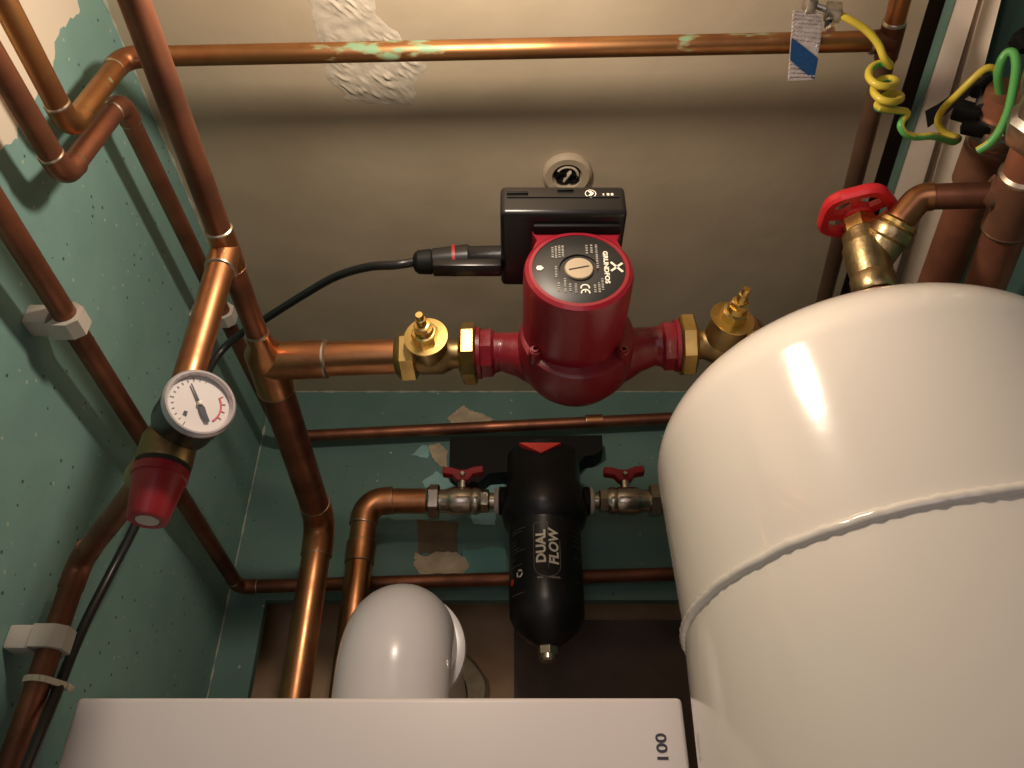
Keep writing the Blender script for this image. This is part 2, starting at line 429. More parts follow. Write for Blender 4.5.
# --- ceiling pipe with verdigris: along the left wall, up, and across under the ceiling
PX = -0.300; R15 = .0077
a0 = at(-20, -45, X=PX); a1 = at(70, 128, X=PX); a2 = at(124, 57, X=PX)
zc = a2.z
a2 = Vector((PX, a2.y, zc)); a3 = at(884, 41, Z=zc)
t = thing('ceiling_pipe', a1, 'thin copper pipe with green corrosion crossing under the beige ceiling at the top', 'pipe')
run(t, [a0 + (a0 - a1).normalized() * .4, a1, a2, a3], R15, .013, 'copper_verdigris')
# tee and the small pipe along the right edge of the ceiling
tb = at(893, 40, Z=zc); te = at(908, -30, Z=zc); tf = at(826, 292, Z=zc + .01)
td = (tf - te).normalized()
mb = MB().tube([te.lerp(tf, ((tb.y - te.y) / (tf.y - te.y)) - .04), te.lerp(tf, ((tb.y - te.y) / (tf.y - te.y)) + .045)], R15 * 1.14, 28)
mb.tube([tb, tb + (a3 - tb).normalized() * .016], R15 * 1.14, 28)
tee = mb.build('tee', M['copper_aged'], t)
MB().lathe([(-.0008, R15), (-.0006, R15*1.18), (.0006, R15*1.14), (.0016, R15)], tb + (a3 - tb).normalized() * .016, a3 - tb, 28).build('solder_ring', M['solder'], tee)
MB().lathe([(-.0008, R15), (-.0006, R15*1.18), (.0006, R15*1.14), (.0016, R15)], te.lerp(tf, ((tb.y - te.y) / (tf.y - te.y)) - .04), te - tf, 28).build('solder_ring', M['solder'], tee)
t = thing('branch_pipe', te, 'thin copper pipe running along the right edge of the ceiling from the tee', 'pipe')
straight(t, te - td * .1, te.lerp(tf, ((tb.y - te.y) / (tf.y - te.y)) - .035), R15, 'copper')
straight(t, te.lerp(tf, ((tb.y - te.y) / (tf.y - te.y)) + .04), tf + td * .08, R15, 'copper_shaded')

# --- second pipe: along left wall, up beside the first, back along the wall and across the back wall top
b0 = at(-40, 0, X=PX); b1 = at(64, 176, X=PX); b2 = at(121, 102, X=PX); b3 = at(296, 437, Y=.878)
b3 = Vector((PX + .006, .878, b3.z)); b4 = at(676, 418, Y=.878); b4 = b4 + (b4 - b3) * .25
t = thing('wall_pipe', b1, 'thin copper pipe stepping up the left wall, then crossing the back wall under the ceiling', 'pipe')
run(t, [b0 + (b0 - b1).normalized() * .4, b1, b2, b3, b4], R15, .013, 'copper_aged')
c_ = at(594, 421, Y=.878); coupling(t, c_, b4 - b3, R15, .022, 'copper')
# --- third pipe: low on left wall, across the back wall above the board's lower edge
c0 = at(-60, 118, X=PX); c1 = Vector((PX - .012, .878, at(232, 587, Y=.878).z)); c2 = at(672, 574, Y=.885)
c2 = c2 + (c2 - c1) * .2
t = thing('low_pipe', c1, 'thin copper pipe in white clip low on left wall, turning across back wall behind filter', 'pipe')
run(t, [c0 + (c0 - c1).normalized() * .35, c1, c2], R15, .013, 'copper_aged')

# --- pump feed: 22 mm pipe over the camera into a tee, 28 mm branch to the pump, back pipe dropping into the boiler
R22, R28 = .0113, .0145
ZP = .40
pl = at(300, 360, Z=ZP); pr = at(690, 345, Z=ZP); pax = (pr - pl).normalized()
def pline(x): return pl + pax * ((x - pl.x) / pax.x)
TX = -.203
tee2 = pline(TX)
f0 = Vector((TX, -.20, .4425)); f1 = tee2
gz = at(222, 262, X=TX)
bend = Vector((TX, .778, .372)); bot = Vector((TX, .776, .137))
t = thing('pump_pipework', tee2, 'copper pipework with large tee feeding the red pump, dropping behind it into the boiler', 'pipe')
d_f = (f1 - f0).normalized()
g0 = f0 + d_f * ((gz.y - f0.y) / d_f.y)
RFD, RDR = .0086, .0095
straight(t, f0, g0 - d_f * .016, RFD, 'copper_aged')
straight(t, g0 + d_f * .016, tee2 - d_f * .030, RFD, 'copper_aged')
mb = MB().tube([g0 - d_f * .018, g0 + d_f * .018], RFD * 1.12, 28); mb.tube([g0, g0 + Vector((0, 0, -.020))], RDR * 1.10, 28)
te1 = mb.build('tee', M['copper'], t)
for p, d, r in ((g0 - d_f * .018, -d_f, RFD), (g0 + d_f * .018, d_f, RFD), (g0 + Vector((0, 0, -.020)), Vector((0, 0, -1)), RDR)):
    MB().lathe([(-.0008, r), (-.0006, r*1.14), (.0004, r*1.12), (.0012, r)], p, d, 28).build('solder_ring', M['solder'], te1)
straight(t, g0 + Vector((0, 0, -.018)), Vector((g0.x, g0.y, .2692)), RDR, 'copper')
d_b = (bend - tee2).normalized()
mb = MB().tube([tee2 - d_f * .034, tee2 - d_f * .022, tee2 - d_f * .012, tee2, tee2 + d_b * .034], [RFD*1.14, RFD*1.14, R28*1.10, R28*1.10, R28*1.10], 28)
mb.tube([tee2, tee2 + pax * .050], R28 * 1.10, 28)
te2 = mb.build('tee', M['copper'], t)
for p, d, r in ((tee2 - d_f * .034, -d_f, RFD), (tee2 + pax * .050, pax, R28), (tee2 + d_b * .034, d_b, R28)):
    MB().lathe([(-.0012, r), (-.001, r*1.125), (.0006, r*1.11), (.002, r)], p, d, 28).build('solder_ring', M['solder'], te2)
xv = at(398, 358, Z=ZP).x
straight(t, tee2 + pax * .045, pline(xv), R28, 'copper')
full, cor = fillet([tee2, bend, bot], .024)
straight(t, tee2 + d_b * .03, cor[0][0], R28, 'copper_aged')
elbow(t, cor[0], R28, 'copper')
straight(t, cor[0][-1], bot, R28, 'copper')

# ---------------------------------------------------------------- circulation pump
PXc = .051
pc = pline(PXc); up = Vector((0, 0, 1)); fw = Vector((0, -1, 0))
pump = thing('circulation_pump', pc, 'red circulation pump with black terminal box and round black nameplate', 'pump')
xl, xr = at(479, 355, Z=ZP).x, at(677, 345, Z=ZP).x
# volute: round casing behind the motor blended into two necks with hexagonal ends
mb = MB()
def neck(x0, sg):
    z_ = lambda k: Vector((0, 0, -k))
    return [(pline(x0 + sg * .012), .0168), (pline(x0 + sg * .020), .0158), (pline(x0 + sg * .034) + z_(.003), .0185), (pline(x0 + sg * .050) + z_(.007), .0245), (pc + Vector((-.014 * sg, 0, -.010)), .031), (pc + z_(.010), .033)]
neck_l, neck_r = neck(xl, 1), neck(xr, -1)
for nk in (neck_l, neck_r):
    c = spline([p for p, r in nk], 5); rr = [nk[min(int(i / 5), 5)][1] * (1 - (i % 5) / 5) + nk[min(int(i / 5) + 1, 5)][1] * (i % 5) / 5 for i in range(len(c))]
    mb.tube(c, rr, 28)
mb.lathe([(-.030, .016), (-.027, .028), (-.018, .040), (-.004, .0465), (.010, .0475), (.020, .0455), (.026, .0445), (.028, .041)], pc + Vector((0, 0, -.004)), fw, 48)
for p, d in ((pline(xl), pax), (pline(xr), -pax)):
    mb.lathe([(0, .0195), (.002, .0205), (.011, .0205), (.0135, .0175)], p, d, 8, math.pi / 8)
    mb.lathe([(-.001, .0215), (.002, .0215), (.003, .019)], p, d, 32)
vol = mb.build('volute', M['red_cast'], pump)
for a in (math.radians(215), math.radians(325), math.radians(35), math.radians(145)):
    mb = MB(); p = pc + Vector((math.cos(a) * .041, -.022, math.sin(a) * .041 - .004))
    mb.lathe([(0, .0052), (.012, .0048), (.013, .0040)], p, fw, 16)
    mb.lathe([(.012, .0034), (.0145, .0032), (.0145, .0016), (.013, .0014)], p, fw, 12)
    mb.build('bolt_boss', M['red_cast'], pump)
# motor can
FY = pc.y - .419
mo = Vector((at(579, 268, Y=.419).x, pc.y, at(579, 270, Y=.419).z + .002))
RM = .0400
mlen = pc.y - .419
mb = MB().lathe([(.022, RM * .99), (.03, RM), (mlen - .006, RM), (mlen - .002, RM - .0012), (mlen, RM - .004), (mlen, RM - .0065), (mlen - .0015, RM - .0068), (mlen - .006, RM - .0070)], mo, fw, 64, caps=False)
mb.build('motor_housing', M['red_paint'], pump)
# saddle joining can and terminal box
zt = .4400
mb = MB().prism([mo + Vector((-.0330, -.030, .020)), mo + Vector((-.0295, -.030, .030)), Vector((mo.x - .034, mo.y - .030, zt + .001)), Vector((mo.x + .034, mo.y - .030, zt + .001)), mo + Vector((.0295, -.030, .030)), mo + Vector((.0330, -.030, .020))], (0, -(mlen - .032), 0))
mb.build('saddle', M['red_paint'], pump)
# nameplate
plate = MB().lathe([(0, .0338), (.0012, .0338), (.0016, .0332), (.0016, .0142), (-.002, .0136), (-.002, 0)], mo + fw * (mlen - .0022), fw, 64).build('nameplate', M['plate_black'], pump)
fp = mo + fw * (mlen - .0004)
sc_ = MB().lathe([(-.003, .0104), (-.0002, .0104), (.0006, .0098), (.0006, 0)], fp + Vector((0, 0, 0)), fw, 40).build('vent_screw', M['bronze'], plate)
MB().box(fp + fw * .0006 , (.0150, .0006, .0010), Matrix.Rotation(math.radians(-14), 4, 'Y')).build('slot', M['hole'], plate)
# print reads downwards: right = -Z, up = +X
def face(x, y):
    return plane_map(fp + fw * .0001 + Vector((y, 0, -x)), (0, 0, -1), (1, 0, 0))
mb = MB()
gf = face(-.0010, .0196)
mb.text('GRUNDFOS', .0046, lambda x, y, z: gf(x * 1.30, y, z), .0003, .00016)
# crossed emblem above the name
for a, ln, w in ((40, .0125, .0017), (-48, .0115, .0017)):
    ra = math.radians(a); f = face(-.001, .0272)
    u, v = math.cos(ra), math.sin(ra)
    mb.prism([f(u*ln/2 - v*w/2, v*ln/2 + u*w/2, 0), f(-u*ln/2 - v*w/2, -v*ln/2 + u*w/2, 0), f(-u*ln/2 + v*w/2, -v*ln/2 - u*w/2, 0), f(u*ln/2 + v*w/2, v*ln/2 - u*w/2, 0)], fw * .0004)
for k in (0, 1):     # CE mark from two open rings
    f = face(.0190 + .0046 * k, .0035)
    for q in range(10):
        a0, a1 = [math.radians(75 + 21 * (q + e)) for e in (0, 1)]
        mb.prism([f(math.cos(a0)*.0024, math.sin(a0)*.0024, 0), f(math.cos(a0)*.0034, math.sin(a0)*.0034, 0), f(math.cos(a1)*.0034, math.sin(a1)*.0034, 0), f(math.cos(a1)*.0024, math.sin(a1)*.0024, 0)], fw * .0004)
    if k: mb.prism([f(-.0026, -.0004, 0), f(-.0002, -.0004, 0), f(-.0002, .0004, 0), f(-.0026, .0004, 0)], fw * .0004)
# small white arrow badge at the left
f = face(0, -.0282); mb.prism([f(-.0022, -.0015, 0), f(-.0022, .0012, 0), f(0, .0030, 0), f(.0022, .0012, 0), f(.0022, -.0015, 0), f(0, -.0026, 0)], fw * .0004)
mb.build('lettering', M['print'], plate)
mb = MB(); rr = random.Random(3)
def ticks(x0, x1, y):
    x = x0
    while x < x1:
        w = rr.uniform(.0007, .0016); f = face(0, 0)
        mb.prism([f(x, y - .0008, 0), f(x + w, y - .0008, 0), f(x + w, y + .0008, 0), f(x, y + .0008, 0)], fw * .0003); x += w + rr.uniform(.0006, .0011)
for y, xa, xb in ((-.0185, -.021, -.012), (-.0160, -.022, -.010), (-.0135, -.0225, -.010), (-.0110, -.0225, -.012), (.0065, -.023, -.014), (.0100, -.0235, -.016), (.0135, -.0235, -.001), (-.0165, -.002, .008), (-.0150, .014, .021), (-.0105, .010, .022), (-.0070, .015, .0225), (-.0030, .015, .0225), (.0105, .016, .0225), (.0135, .014, .022), (.0160, .010, .0215)):
    ticks(xa, xb, y)
mb.build('small_print', M['print_grey'], plate)

# terminal box
bl, br_ = at(500, 217, Y=.405).x, at(628, 217, Y=.405).x
bz0, bz1 = zt, at(560, 185, Y=.403).z
by0, by1 = .403, .482
bxc = (bl + br_) / 2; bw = br_ - bl
mb = MB().box((bxc, (by0 + by1) / 2, (bz0 + bz1) / 2), (bw, by1 - by0, bz1 - bz0), bev=.0042, seg=4)
tbx = mb.build('terminal_box', M['black'], pump)
MB().box((bxc, by0 - .0004, bz0 + .0168), (bw - .010, .0010, .0006)).build('lid_seam', M['hole'], tbx)
mb = MB().box((bxc + .002, by0 - .0008, bz0 + .024), (.012, .0016, .0014), bev=.0003); mb.box((bxc - .034, by0 - .0008, bz0 + .021), (.016, .0014, .0022), bev=.0003)
mb.box((mo.x, by0 + .015, bz0 - .0012), (.064, .010, .004), bev=.0008)
mb.build('moulding', M['print_dim'] if False else M['black_matt'], tbx)
fb = plane_map((bxc + .0205, by0 - .0002, bz0 + .0205), (1, 0, 0), (0, 0, 1))
mb = MB(); mb.lathe([(0, .0042), (.0003, .0042), (.0003, .0036), (0, .0036)], fb(0, 0, 0), fw, 24, caps=False)
mb.prism([fb(-.002, -.0026, 0), fb(.0004, -.0026, 0), fb(.0026, 0, 0), fb(.0004, .0026, 0), fb(-.002, .0026, 0), fb(.0000, 0, 0)], fw * .0005)
for i, (w, h) in enumerate(((.0010, .0022), (.0018, .0024), (.0018, .0024))): mb.prism([fb(.009 + i*.003, -.0022, 0), fb(.009 + i*.003 + w, -.0022, 0), fb(.009 + i*.003 + w, h - .0022, 0), fb(.009 + i*.003, h - .0022, 0)], fw * .0004)
mb.build('indicator_marks', M['print'], tbx)

# plug connector on the box's left side, with its cable
cz = .4515; cy = .462
cxr = bl + .002; cxl = at(432, 263, Y=cy).x
plug = thing('cable_connector', (cxl, cy, cz), 'black plug connector with a red ring on the left of the terminal box', 'connector')
ax = Vector((1, 0, 0)); ln = cxr - cxl
cdir = Vector((1, 0, .06)).normalized()
co = Vector((cxl, cy, cz - .003))
mb = MB().lathe([(0, .0095), (.001, .0105), (ln * .50, .0128), (ln * .54, .0112), (ln, .0105)], co, cdir, 28)
mb.box(co + Vector((ln * .5, -.003, -.0095)), (ln * .95, .013, .008), bev=.0015)
mb.box(co + Vector((ln * .78, -.002, .0085)), (ln * .42, .009, .004), bev=.001)
mb.build('connector_body', M['black'], plug)
MB().lathe([(ln * .285, .0118), (ln * .285, .0126), (ln * .33, .0128), (ln * .33, .0120)], co, cdir, 28).build('sealing_ring', M['red_plastic'], plug)
MB().lathe([(-.0150, .0042), (-.0140, .0070), (-.011, .0095), (-.001, .0102), (0, .0096)], co, cdir, 14).build('cable_gland', M['black_matt'], plug)
K = [co + Vector((-.012, 0, 0)), at(395, 265, D=.632), at(368, 267, D=.645), at(335, 277, D=.672), at(300, 297, D=.705), at(262, 321, D=.735), at(238, 336, D=.75), at(216, 358, D=.745), at(188, 410, D=.690), at(160, 470, D=.650),
     at(134, 528, D=.632), at(108, 578, D=.608), at(83, 628, D=.570), at(60, 684, D=.520), at(40, 735, D=.481), at(14, 800, D=.445)]
tag(MB().tube(spline(K, 10), .0036, 14).build('power_cable', M['cable']), 'black power cable curving from the pump connector down the left wall', 'cable')

# ---------------------------------------------------------------- pump valves
def pump_valve(end, d, bon, label, left):
    """end: face of the pump flange, d: direction away from the pump, bon: direction of the spindle"""
    end = Vector(end); d = Vector(d).normalized(); bon = Vector(bon).normalized()
    t = thing('pump_valve', end + d * .045 - Vector((0, 0, .02)), label, 'valve', 'brass pump valves')
    MB().lathe([(.0005, .0240), (.002, .0258), (.011, .0258), (.0125, .0240), (.0125, .0210), (.0145, .0185)], end, d, 8, .2).build('union_nut', M['brass'], t)
    bo_ = .038 if left else .033
    mb = MB().lathe([(.012, .0120), (.020, .0120), (.024, .0140), (.029, .0162), (.046, .0162), (.050, .0150)], end, d, 28)
    mb.lathe([(0, .0150), (.020, .0150), (.026, .0135)], end + d * bo_, bon, 28)
    mb.build('valve_body', M['brass_dull'], t)
    mb = MB().hexnut(end + d * .049, d, .0212, .014, ph=.2); mb.lathe([(.013, .0195), (.016, .0180), (.018, .0152)], end + d * .049, d, 24)
    mb.build('compression_nut', M['brass'] if left else M['brass_dull'], t)
    bc = end + d * bo_ + bon * (.008 if left else .010)
    MB().lathe([(.018, .0165), (.0195, .0176), (.0205, .0174), (.0208, .010)], bc, bon, 36).build('bonnet_flange', M['brass'], t)
    mb = MB().hexnut(bc + bon * .020, bon, .0108, .009, ph=.3); mb.lathe([(.028, .0078), (.034, .0074)], bc, bon, 20); mb.hexnut(bc + bon * .0335, bon, .0070, .005, ph=.1)
    mb.build('gland_nut', M['brass'], t)
    MB().lathe([(.036, .0040), (.046, .0040), (.0465, .0030), (.0505, .0034), (.052, .0028)], bc, bon, 12).build('spindle', M['brass'], t)
    return t
pump_valve(pline(xl - .001), -pax, (-.07, -.98, -.12), 'brass valve with round flange and spindle on the left of the red pump', True)
pump_valve(pline(xr + .001), pax, (.13, -.97, .06), 'brass valve with spindle on right of red pump, partly behind white tank', False)

# ---------------------------------------------------------------- ceiling fitting
rc = at(567, 173, Z=HC)
t = thing('ceiling_fitting', rc, 'round cream fitting with a dark broken centre on the ceiling above the pump', 'ceiling fitting')
MB().lathe([(.0, .0245), (.004, .0243), (.0065, .0215), (.006, .0150), (.003, .0135), (-.001, .0130)], rc, (0, 0, -1), 48, caps=False).build('rim', M['ceiling'], t)
MB().lathe([(0, .0138), (.0008, .0138)], rc + Vector((0, 0, -.0002)), (0, 0, -1), 32).build('socket', M['hole'], t)
mb = MB()
for dx, dy, r in ((-.0056, .002, .0060), (.0064, .003, .0054)): mb.lathe([(0, r), (.005, r), (.005, r * .7), (.0025, r * .65)], rc + Vector((dx, dy, -.0005)), (0, 0, -1), 20)
mb.build('terminal_sleeve', M['black_matt'], t)
mb = MB().box(rc + Vector((0, .001, -.003)), (.0022, .014, .006), Matrix.Rotation(.5, 4, 'Z'), bev=.0006)
mb.tube(spline([rc + Vector((math.cos(a) * .0105, math.sin(a) * .0105, -.004)) for a in [x * .35 - 2.6 for x in range(9)]], 4), .0013, 8)
mb.build('bracket', M['filler'], t)

# ---------------------------------------------------------------- pressure relief valve and gauge
vx, vy = TX, g0.y
zv = .262
rv = thing('relief_valve', (vx, vy, .195), 'brass pressure relief valve with ribbed red cap at the end of the copper drop', 'valve')
mb = MB().lathe([(0, .0105), (.003, .0118), (.012, .0122), (.016, .0140), (.020, .0158), (.036, .0160), (.038, .0152)], (vx, vy, zv + .006), (0, 0, -1), 32)
dp1 = at(80, 561, X=-.303)
out_dir = (dp1 - Vector((vx, vy, .243))).normalized()
mb.lathe([(0, .0100), (.024, .0100), (.026, .0120), (.038, .0120), (.039, .009)], Vector((vx, vy, .243)), out_dir, 24)
mb.build('valve_body', M['brass_dull'], rv)
MB().lathe([(0, .0156), (.003, .0156)], (vx, vy, .231), (0, 0, -1), 32).build('seal_ring', M['hole'], rv)
cap = MB().lathe([(0, .0150), (.001, .0158), (.006, .0156), (.0068, .0147), (.031, .0112), (.0325, .0102), (.0325, .0070), (.030, .0068)], (vx, vy, .2285), (0, 0, -1), 48, wob=lambda a: 1 + .012 * math.cos(20 * a)).build('red_cap', M['red_plastic'], rv)
MB().lathe([(0, .0070), (.0015, .0064)], (vx, vy, .1975), (0, 0, -1), 24).build('end_disc', M['clip'], cap)
# gauge
gc = at(199, 404, D=.455)
def cam2w(x, y, z):   # camera axes to world
    return Vector((x, 0, 0)) + Vector((0, -SP, CP)) * y + Vector((0, -CP, -SP)) * z
gdir = cam2w(.39 + .34, .02 + .46, .9).normalized()
ga = thing('pressure_gauge', gc - gdir * .02, 'round pressure gauge with white dial and black case beside the red cap valve', 'gauge')
RG = .0200
MB().lathe([(-.030, .0172), (-.0292, .0188), (-.002, RG - .0004), (0, RG - .0004)], gc, gdir, 48).build('case', M['black'], ga)
MB().lathe([(-.036, .0045), (-.029, .0045)], gc, gdir, 6).build('stem', M['brass_dull'], ga)
gj = Vector((vx, vy, .256)); gs = gc - gdir * .035
MB().tube([gs, gj + (gs - gj).normalized() * .0140], .0042, 14).build('connector', M['brass_dull'], ga)
MB().lathe([(-.002, RG - .0002), (-.0005, RG + .0006), (.0020, RG + .0004), (.0036, RG - .0008), (.0036, RG - .0018), (.0006, RG - .0030)], gc, gdir, 64, caps=False).build('bezel', M['chrome'], ga)
# dial up follows the photo's up, tilted slightly
gu = cam2w(-.10, 1, 0); gu = (gu - gdir * gu.dot(gdir)).normalized(); gr = gu.cross(gdir)
dial = MB().lathe([(-.0010, RG - .0008), (0, RG - .0010), (0, 0)], gc + gdir * .0002, gdir, 48).build('dial', M['dial'], ga)
df = plane_map(gc + gdir * .00045, gr, gu)
mb = MB()
for k in range(21):
    a = math.radians(225 - k * 13.5); r0, r1 = .0138, .0162 if k % 5 == 0 else .0152
    if 13 <= k: continue
    w = .00016; c, s_ = math.cos(a), math.sin(a)
    mb.prism([df(c*r0 - s_*w, s_*r0 + c*w, 0), df(c*r0 + s_*w, s_*r0 - c*w, 0), df(c*r1 + s_*w, s_*r1 - c*w, 0), df(c*r1 - s_*w, s_*r1 + c*w, 0)], gdir * .00015)
mb.build('scale', M['dial_black'], dial)
mb = MB()
for k in range(16):
    a0_, a1_ = [math.radians(12 - (k + q) * 4.8) for q in (0, 1)]
    mb.prism([df(math.cos(a0_)*.0118, math.sin(a0_)*.0118, 0), df(math.cos(a0_)*.0128, math.sin(a0_)*.0128, 0), df(math.cos(a1_)*.0128, math.sin(a1_)*.0128, 0), df(math.cos(a1_)*.0118, math.sin(a1_)*.0118, 0)], gdir * .0002)
    if k % 4 == 0: mb.prism([df(math.cos(a0_)*.0128, math.sin(a0_)*.0128, 0), df(math.cos(a0_)*.0148, math.sin(a0_)*.0148, 0), df(math.cos(a0_-.03)*.0148, math.sin(a0_-.03)*.0148, 0), df(math.cos(a0_-.03)*.0128, math.sin(a0_-.03)*.0128, 0)], gdir * .0002)
mb.build('red_arc', M['dial_red'], dial)
mb = MB(); nf = plane_map(gc + gdir * .0011, gr, gu)
na = math.radians(100); c, s_ = math.cos(na), math.sin(na)
def nd(l, w): return nf(c*l - s_*w, s_*l + c*w, 0)
mb.prism([nd(-.012, -.0012), nd(-.0115, .0012), nd(-.007, .0018), nd(-.003, .0016), nd(.0, .0006), nd(.0125, .0003), nd(.0125, -.0003), nd(0, -.0006), nd(-.003, -.0018), nd(-.007, -.0014)], gdir * .0004)
mb.prism([df(-.0102, -.0052, 0), df(-.0085, -.0066, 0), df(-.0072, -.0040, 0), df(-.0090, -.0032, 0)], gdir * .0002)
mb.build('needle', M['dial_black'], ga)
MB().lathe([(.001, .0014), (.0022, .0013), (.0026, .0008)], gc, gdir, 16).build('needle_hub', M['print'], ga)

# discharge pipe down the left wall
dp0 = Vector((vx, vy, .243)) + out_dir * .036; dp2 = Vector((dp1.x, dp1.y - .004, -.05))
dp = thing('discharge_pipe', dp2, 'thin copper discharge pipe running down the left wall from the red cap valve', 'pipe')
run(dp, [dp0, dp1, dp2], R15, .014, 'copper_aged', ring=False)

# ---------------------------------------------------------------- clips and tie
def pipe_clip(c, along, label):
    c = Vector(c); a = Vector(along).normalized(); out = Vector((1, 0, 0)); out = (out - a * out.dot(a)).normalized(); sd = a.cross(out)
    t = thing('pipe_clip', (WX, c.y, c.z), label, 'pipe clip', 'white pipe clips on the left wall')
    off = c.x - WX
    w = .0075
    sh = []      # hexagonal ring around the pipe, open block towards the wall
    ring = MB(); o = c - a * w
    out_poly = [(-.0108, -.010), (-.0108, .004), (-.006, .0108), (.006, .0108), (.0108, .004), (.0108, -.010)]
    P = [o + sd * x + out * y for x, y in out_poly]
    n = 16; inner = [o + (sd * math.cos(math.radians(-50 + 280 * k / n)) + out * math.sin(math.radians(-50 + 280 * k / n))) * (R15 + .0002) for k in range(n + 1)]
    full = [o + sd * .0108 + out * -.010] + [o + sd * x + out * y for x, y in out_poly[::-1][1:]] + inner[::-1]
    ring.prism(full, a * (2 * w)).build('clip_jaw', M['clip'], t, smooth=False)
    bl_ = MB().box(Vector((WX + (off - .010) / 2, c.y, c.z)), (off - .010, .017, .016), Matrix((out, a, sd)).transposed().to_4x4() if False else None, bev=.002)
    bl_.build('clip_base', M['clip'], t)
    return t
dC = (c1 - c0).normalized()
def on_line(p, q, px, py):
    """closest point of line p-q to the sight line of a photo pixel"""
    r = at(px, py, D=1.0); d = (q - p).normalized(); n = r.cross(d); n2 = d.cross(n)
    # solve p + d*s = r*t in least squares
    A = d.dot(d); B = -d.dot(r); C = r.dot(r); e = -d.dot(p); f = r.dot(p)
    det = A * C - B * B; s_ = (e * C - B * f) / det
    return p + d * s_
pipe_clip(on_line(c0, c1, 62, 324), dC, 'white plastic pipe clip high on the left wall holding the thin copper pipe')
pipe_clip(on_line(b2, b3, 222, 316), b3 - b2, 'white pipe clip on the left wall behind the copper drop to the gauge')
pipe_clip(on_line(dp1, dp2, 52, 640), dp2 - dp1, 'white pipe clip low on the left wall holding the discharge pipe')
# cable tie round discharge pipe and cable
tc = on_line(dp1, dp2, 42, 682); tdv = (dp2 - dp1).normalized()
kc = on_line(K[-3], K[-2], 62, 684); x_ = (kc - tc); x_ = (x_ - tdv * x_.dot(tdv)); dl = x_.length; x_.normalize(); y_ = tdv.cross(x_)
loop = [tc + x_ * (R15 + .0012) * math.cos(a) + y_ * (R15 + .0012) * math.sin(a) for a in [math.radians(60 + 24 * k) for k in range(11)]] + [tc + x_ * (dl + .0042 * math.cos(a)) + y_ * .0042 * math.sin(a) for a in [math.radians(-60 + 24 * k) for k in range(6)]]
loop.append(loop[0])
mb = MB()
ctie = thing('cable_tie', tc, 'cream cable tie binding the black cable to the discharge pipe', 'cable tie')
for i in range(len(loop) - 1):
    p, q = loop[i], loop[i+1]; w = tdv * .0019
    nrm = (q - p).cross(tdv).normalized() * .0007
    mb.prism([p - w - nrm, q - w - nrm, q + w - nrm, p + w - nrm], nrm * 2)
mb.build('strap', M['tie'], ctie)
hd = tc + x_ * (dl + .006) + y_ * 0
MB().box(hd, (.006, .005, .0045), Matrix.Rotation(.5, 4, 'Y'), bev=.0008).build('tie_head', M['tie'], ctie)

# ---------------------------------------------------------------- filter on the back wall
FX, FYc = .037, .83
fl = thing('water_filter', (FX, FYc, .26), 'black cylindrical system filter with white print hanging on the green back wall', 'filter')
def fz(py, Y=FYc): return at(545, py, Y=Y).z
z_top, z_sh, z_nut = fz(439, .79), fz(503), fz(655)
mb = MB().lathe([(0, .0405), (.002, .0425), (z_top - z_sh - .020, .0430), (z_top - z_sh - .010, .0475), (z_top - z_sh + .016, .0490), (z_top - z_sh + .028, .0455), (z_top - z_sh + .034, .0405)], (FX, FYc, z_top), (0, 0, -1), 48)
zl = z_top - (z_top - z_sh + .034)
mb.lathe([(0, .0405), (.002, .0402), (zl - fz(606), .0402), (zl - fz(618), .0395), (zl - fz(631), .033), (zl - fz(640), .022), (zl - fz(645), .014), (zl - fz(647), .011)], (FX, FYc, zl), (0, 0, -1), 48)
mb.build('filter_body', M['black_gloss'], fl)
mb = MB().hexnut((FX, FYc, fz(644)), (0, 0, -1), .0105, .012, ph=.35)
mb.lathe([(0, .009), (.016, .009), (.018, .007)], (FX, FYc, fz(644)), (0, 0, -1), 20)
mb.build('drain_plug', M['nickel'], fl)
mb = MB().hexnut((FX - .004, FYc - .006, z_top - .002), (0, 0, 1), .008, .010); mb.build('vent_plug', M['nickel'], fl)
# red triangle badge on front of head: a raised wedge
yy = FYc - .0425
tri = [at(519, 444, Y=yy), at(561, 444, Y=yy), at(541, 454, Y=yy)]
MB().prism([p + Vector((0, -.003, 0)) for p in tri], (0, .008, 0)).build('triangle_badge', M['red_badge'], fl, smooth=False)
# bracket plate
bp = [(450, 437), (602, 435), (603, 449), (594, 455), (585, 456), (572, 470), (540, 480), (505, 472), (490, 473), (478, 483), (462, 479), (449, 470)]
MB().prism([at(x, y, Y=.868) for x, y in bp], (0, .033, 0)).build('wall_bracket', M['black_matt'], fl, smooth=False)
# print wrapped on the cylinder
RC = .0404
def wrap(th0, z0, rot):
    """rot 'up': text runs upwards"""
    def fn(x, y, z):
        if rot == 'up': u, v = -y, x
        else: u, v = x, y
        th = th0 + u / RC
        return Vector((FX + math.sin(th) * (RC + z), FYc - math.cos(th) * (RC + z), z0 + v))
    return fn
def facez(py): return at(545, py, Y=FYc - RC).z
hz = (facez(532) + facez(560)) / 2
MB().text('DUAL', .0142, wrap(-.150, hz, 'up'), .0003, .0005).build('lettering', M['print'], fl)
MB().text('FLOW', .0142, wrap(.190, hz - .0008, 'up'), .0003, .0004, shear=.15).build('lettering', M['print'], fl)
mb = MB()
def wl(pts, w=.0004):
    """thin line on the cylinder, pts in (angle, z)"""
    c = [Vector((FX + math.sin(t_) * (RC + .0001), FYc - math.cos(t_) * (RC + .0001), z_)) for t_, z_ in pts]
    mb.tube(c, w, 6)
zt_, zb_ = facez(522), facez(565)
rr_ = .35
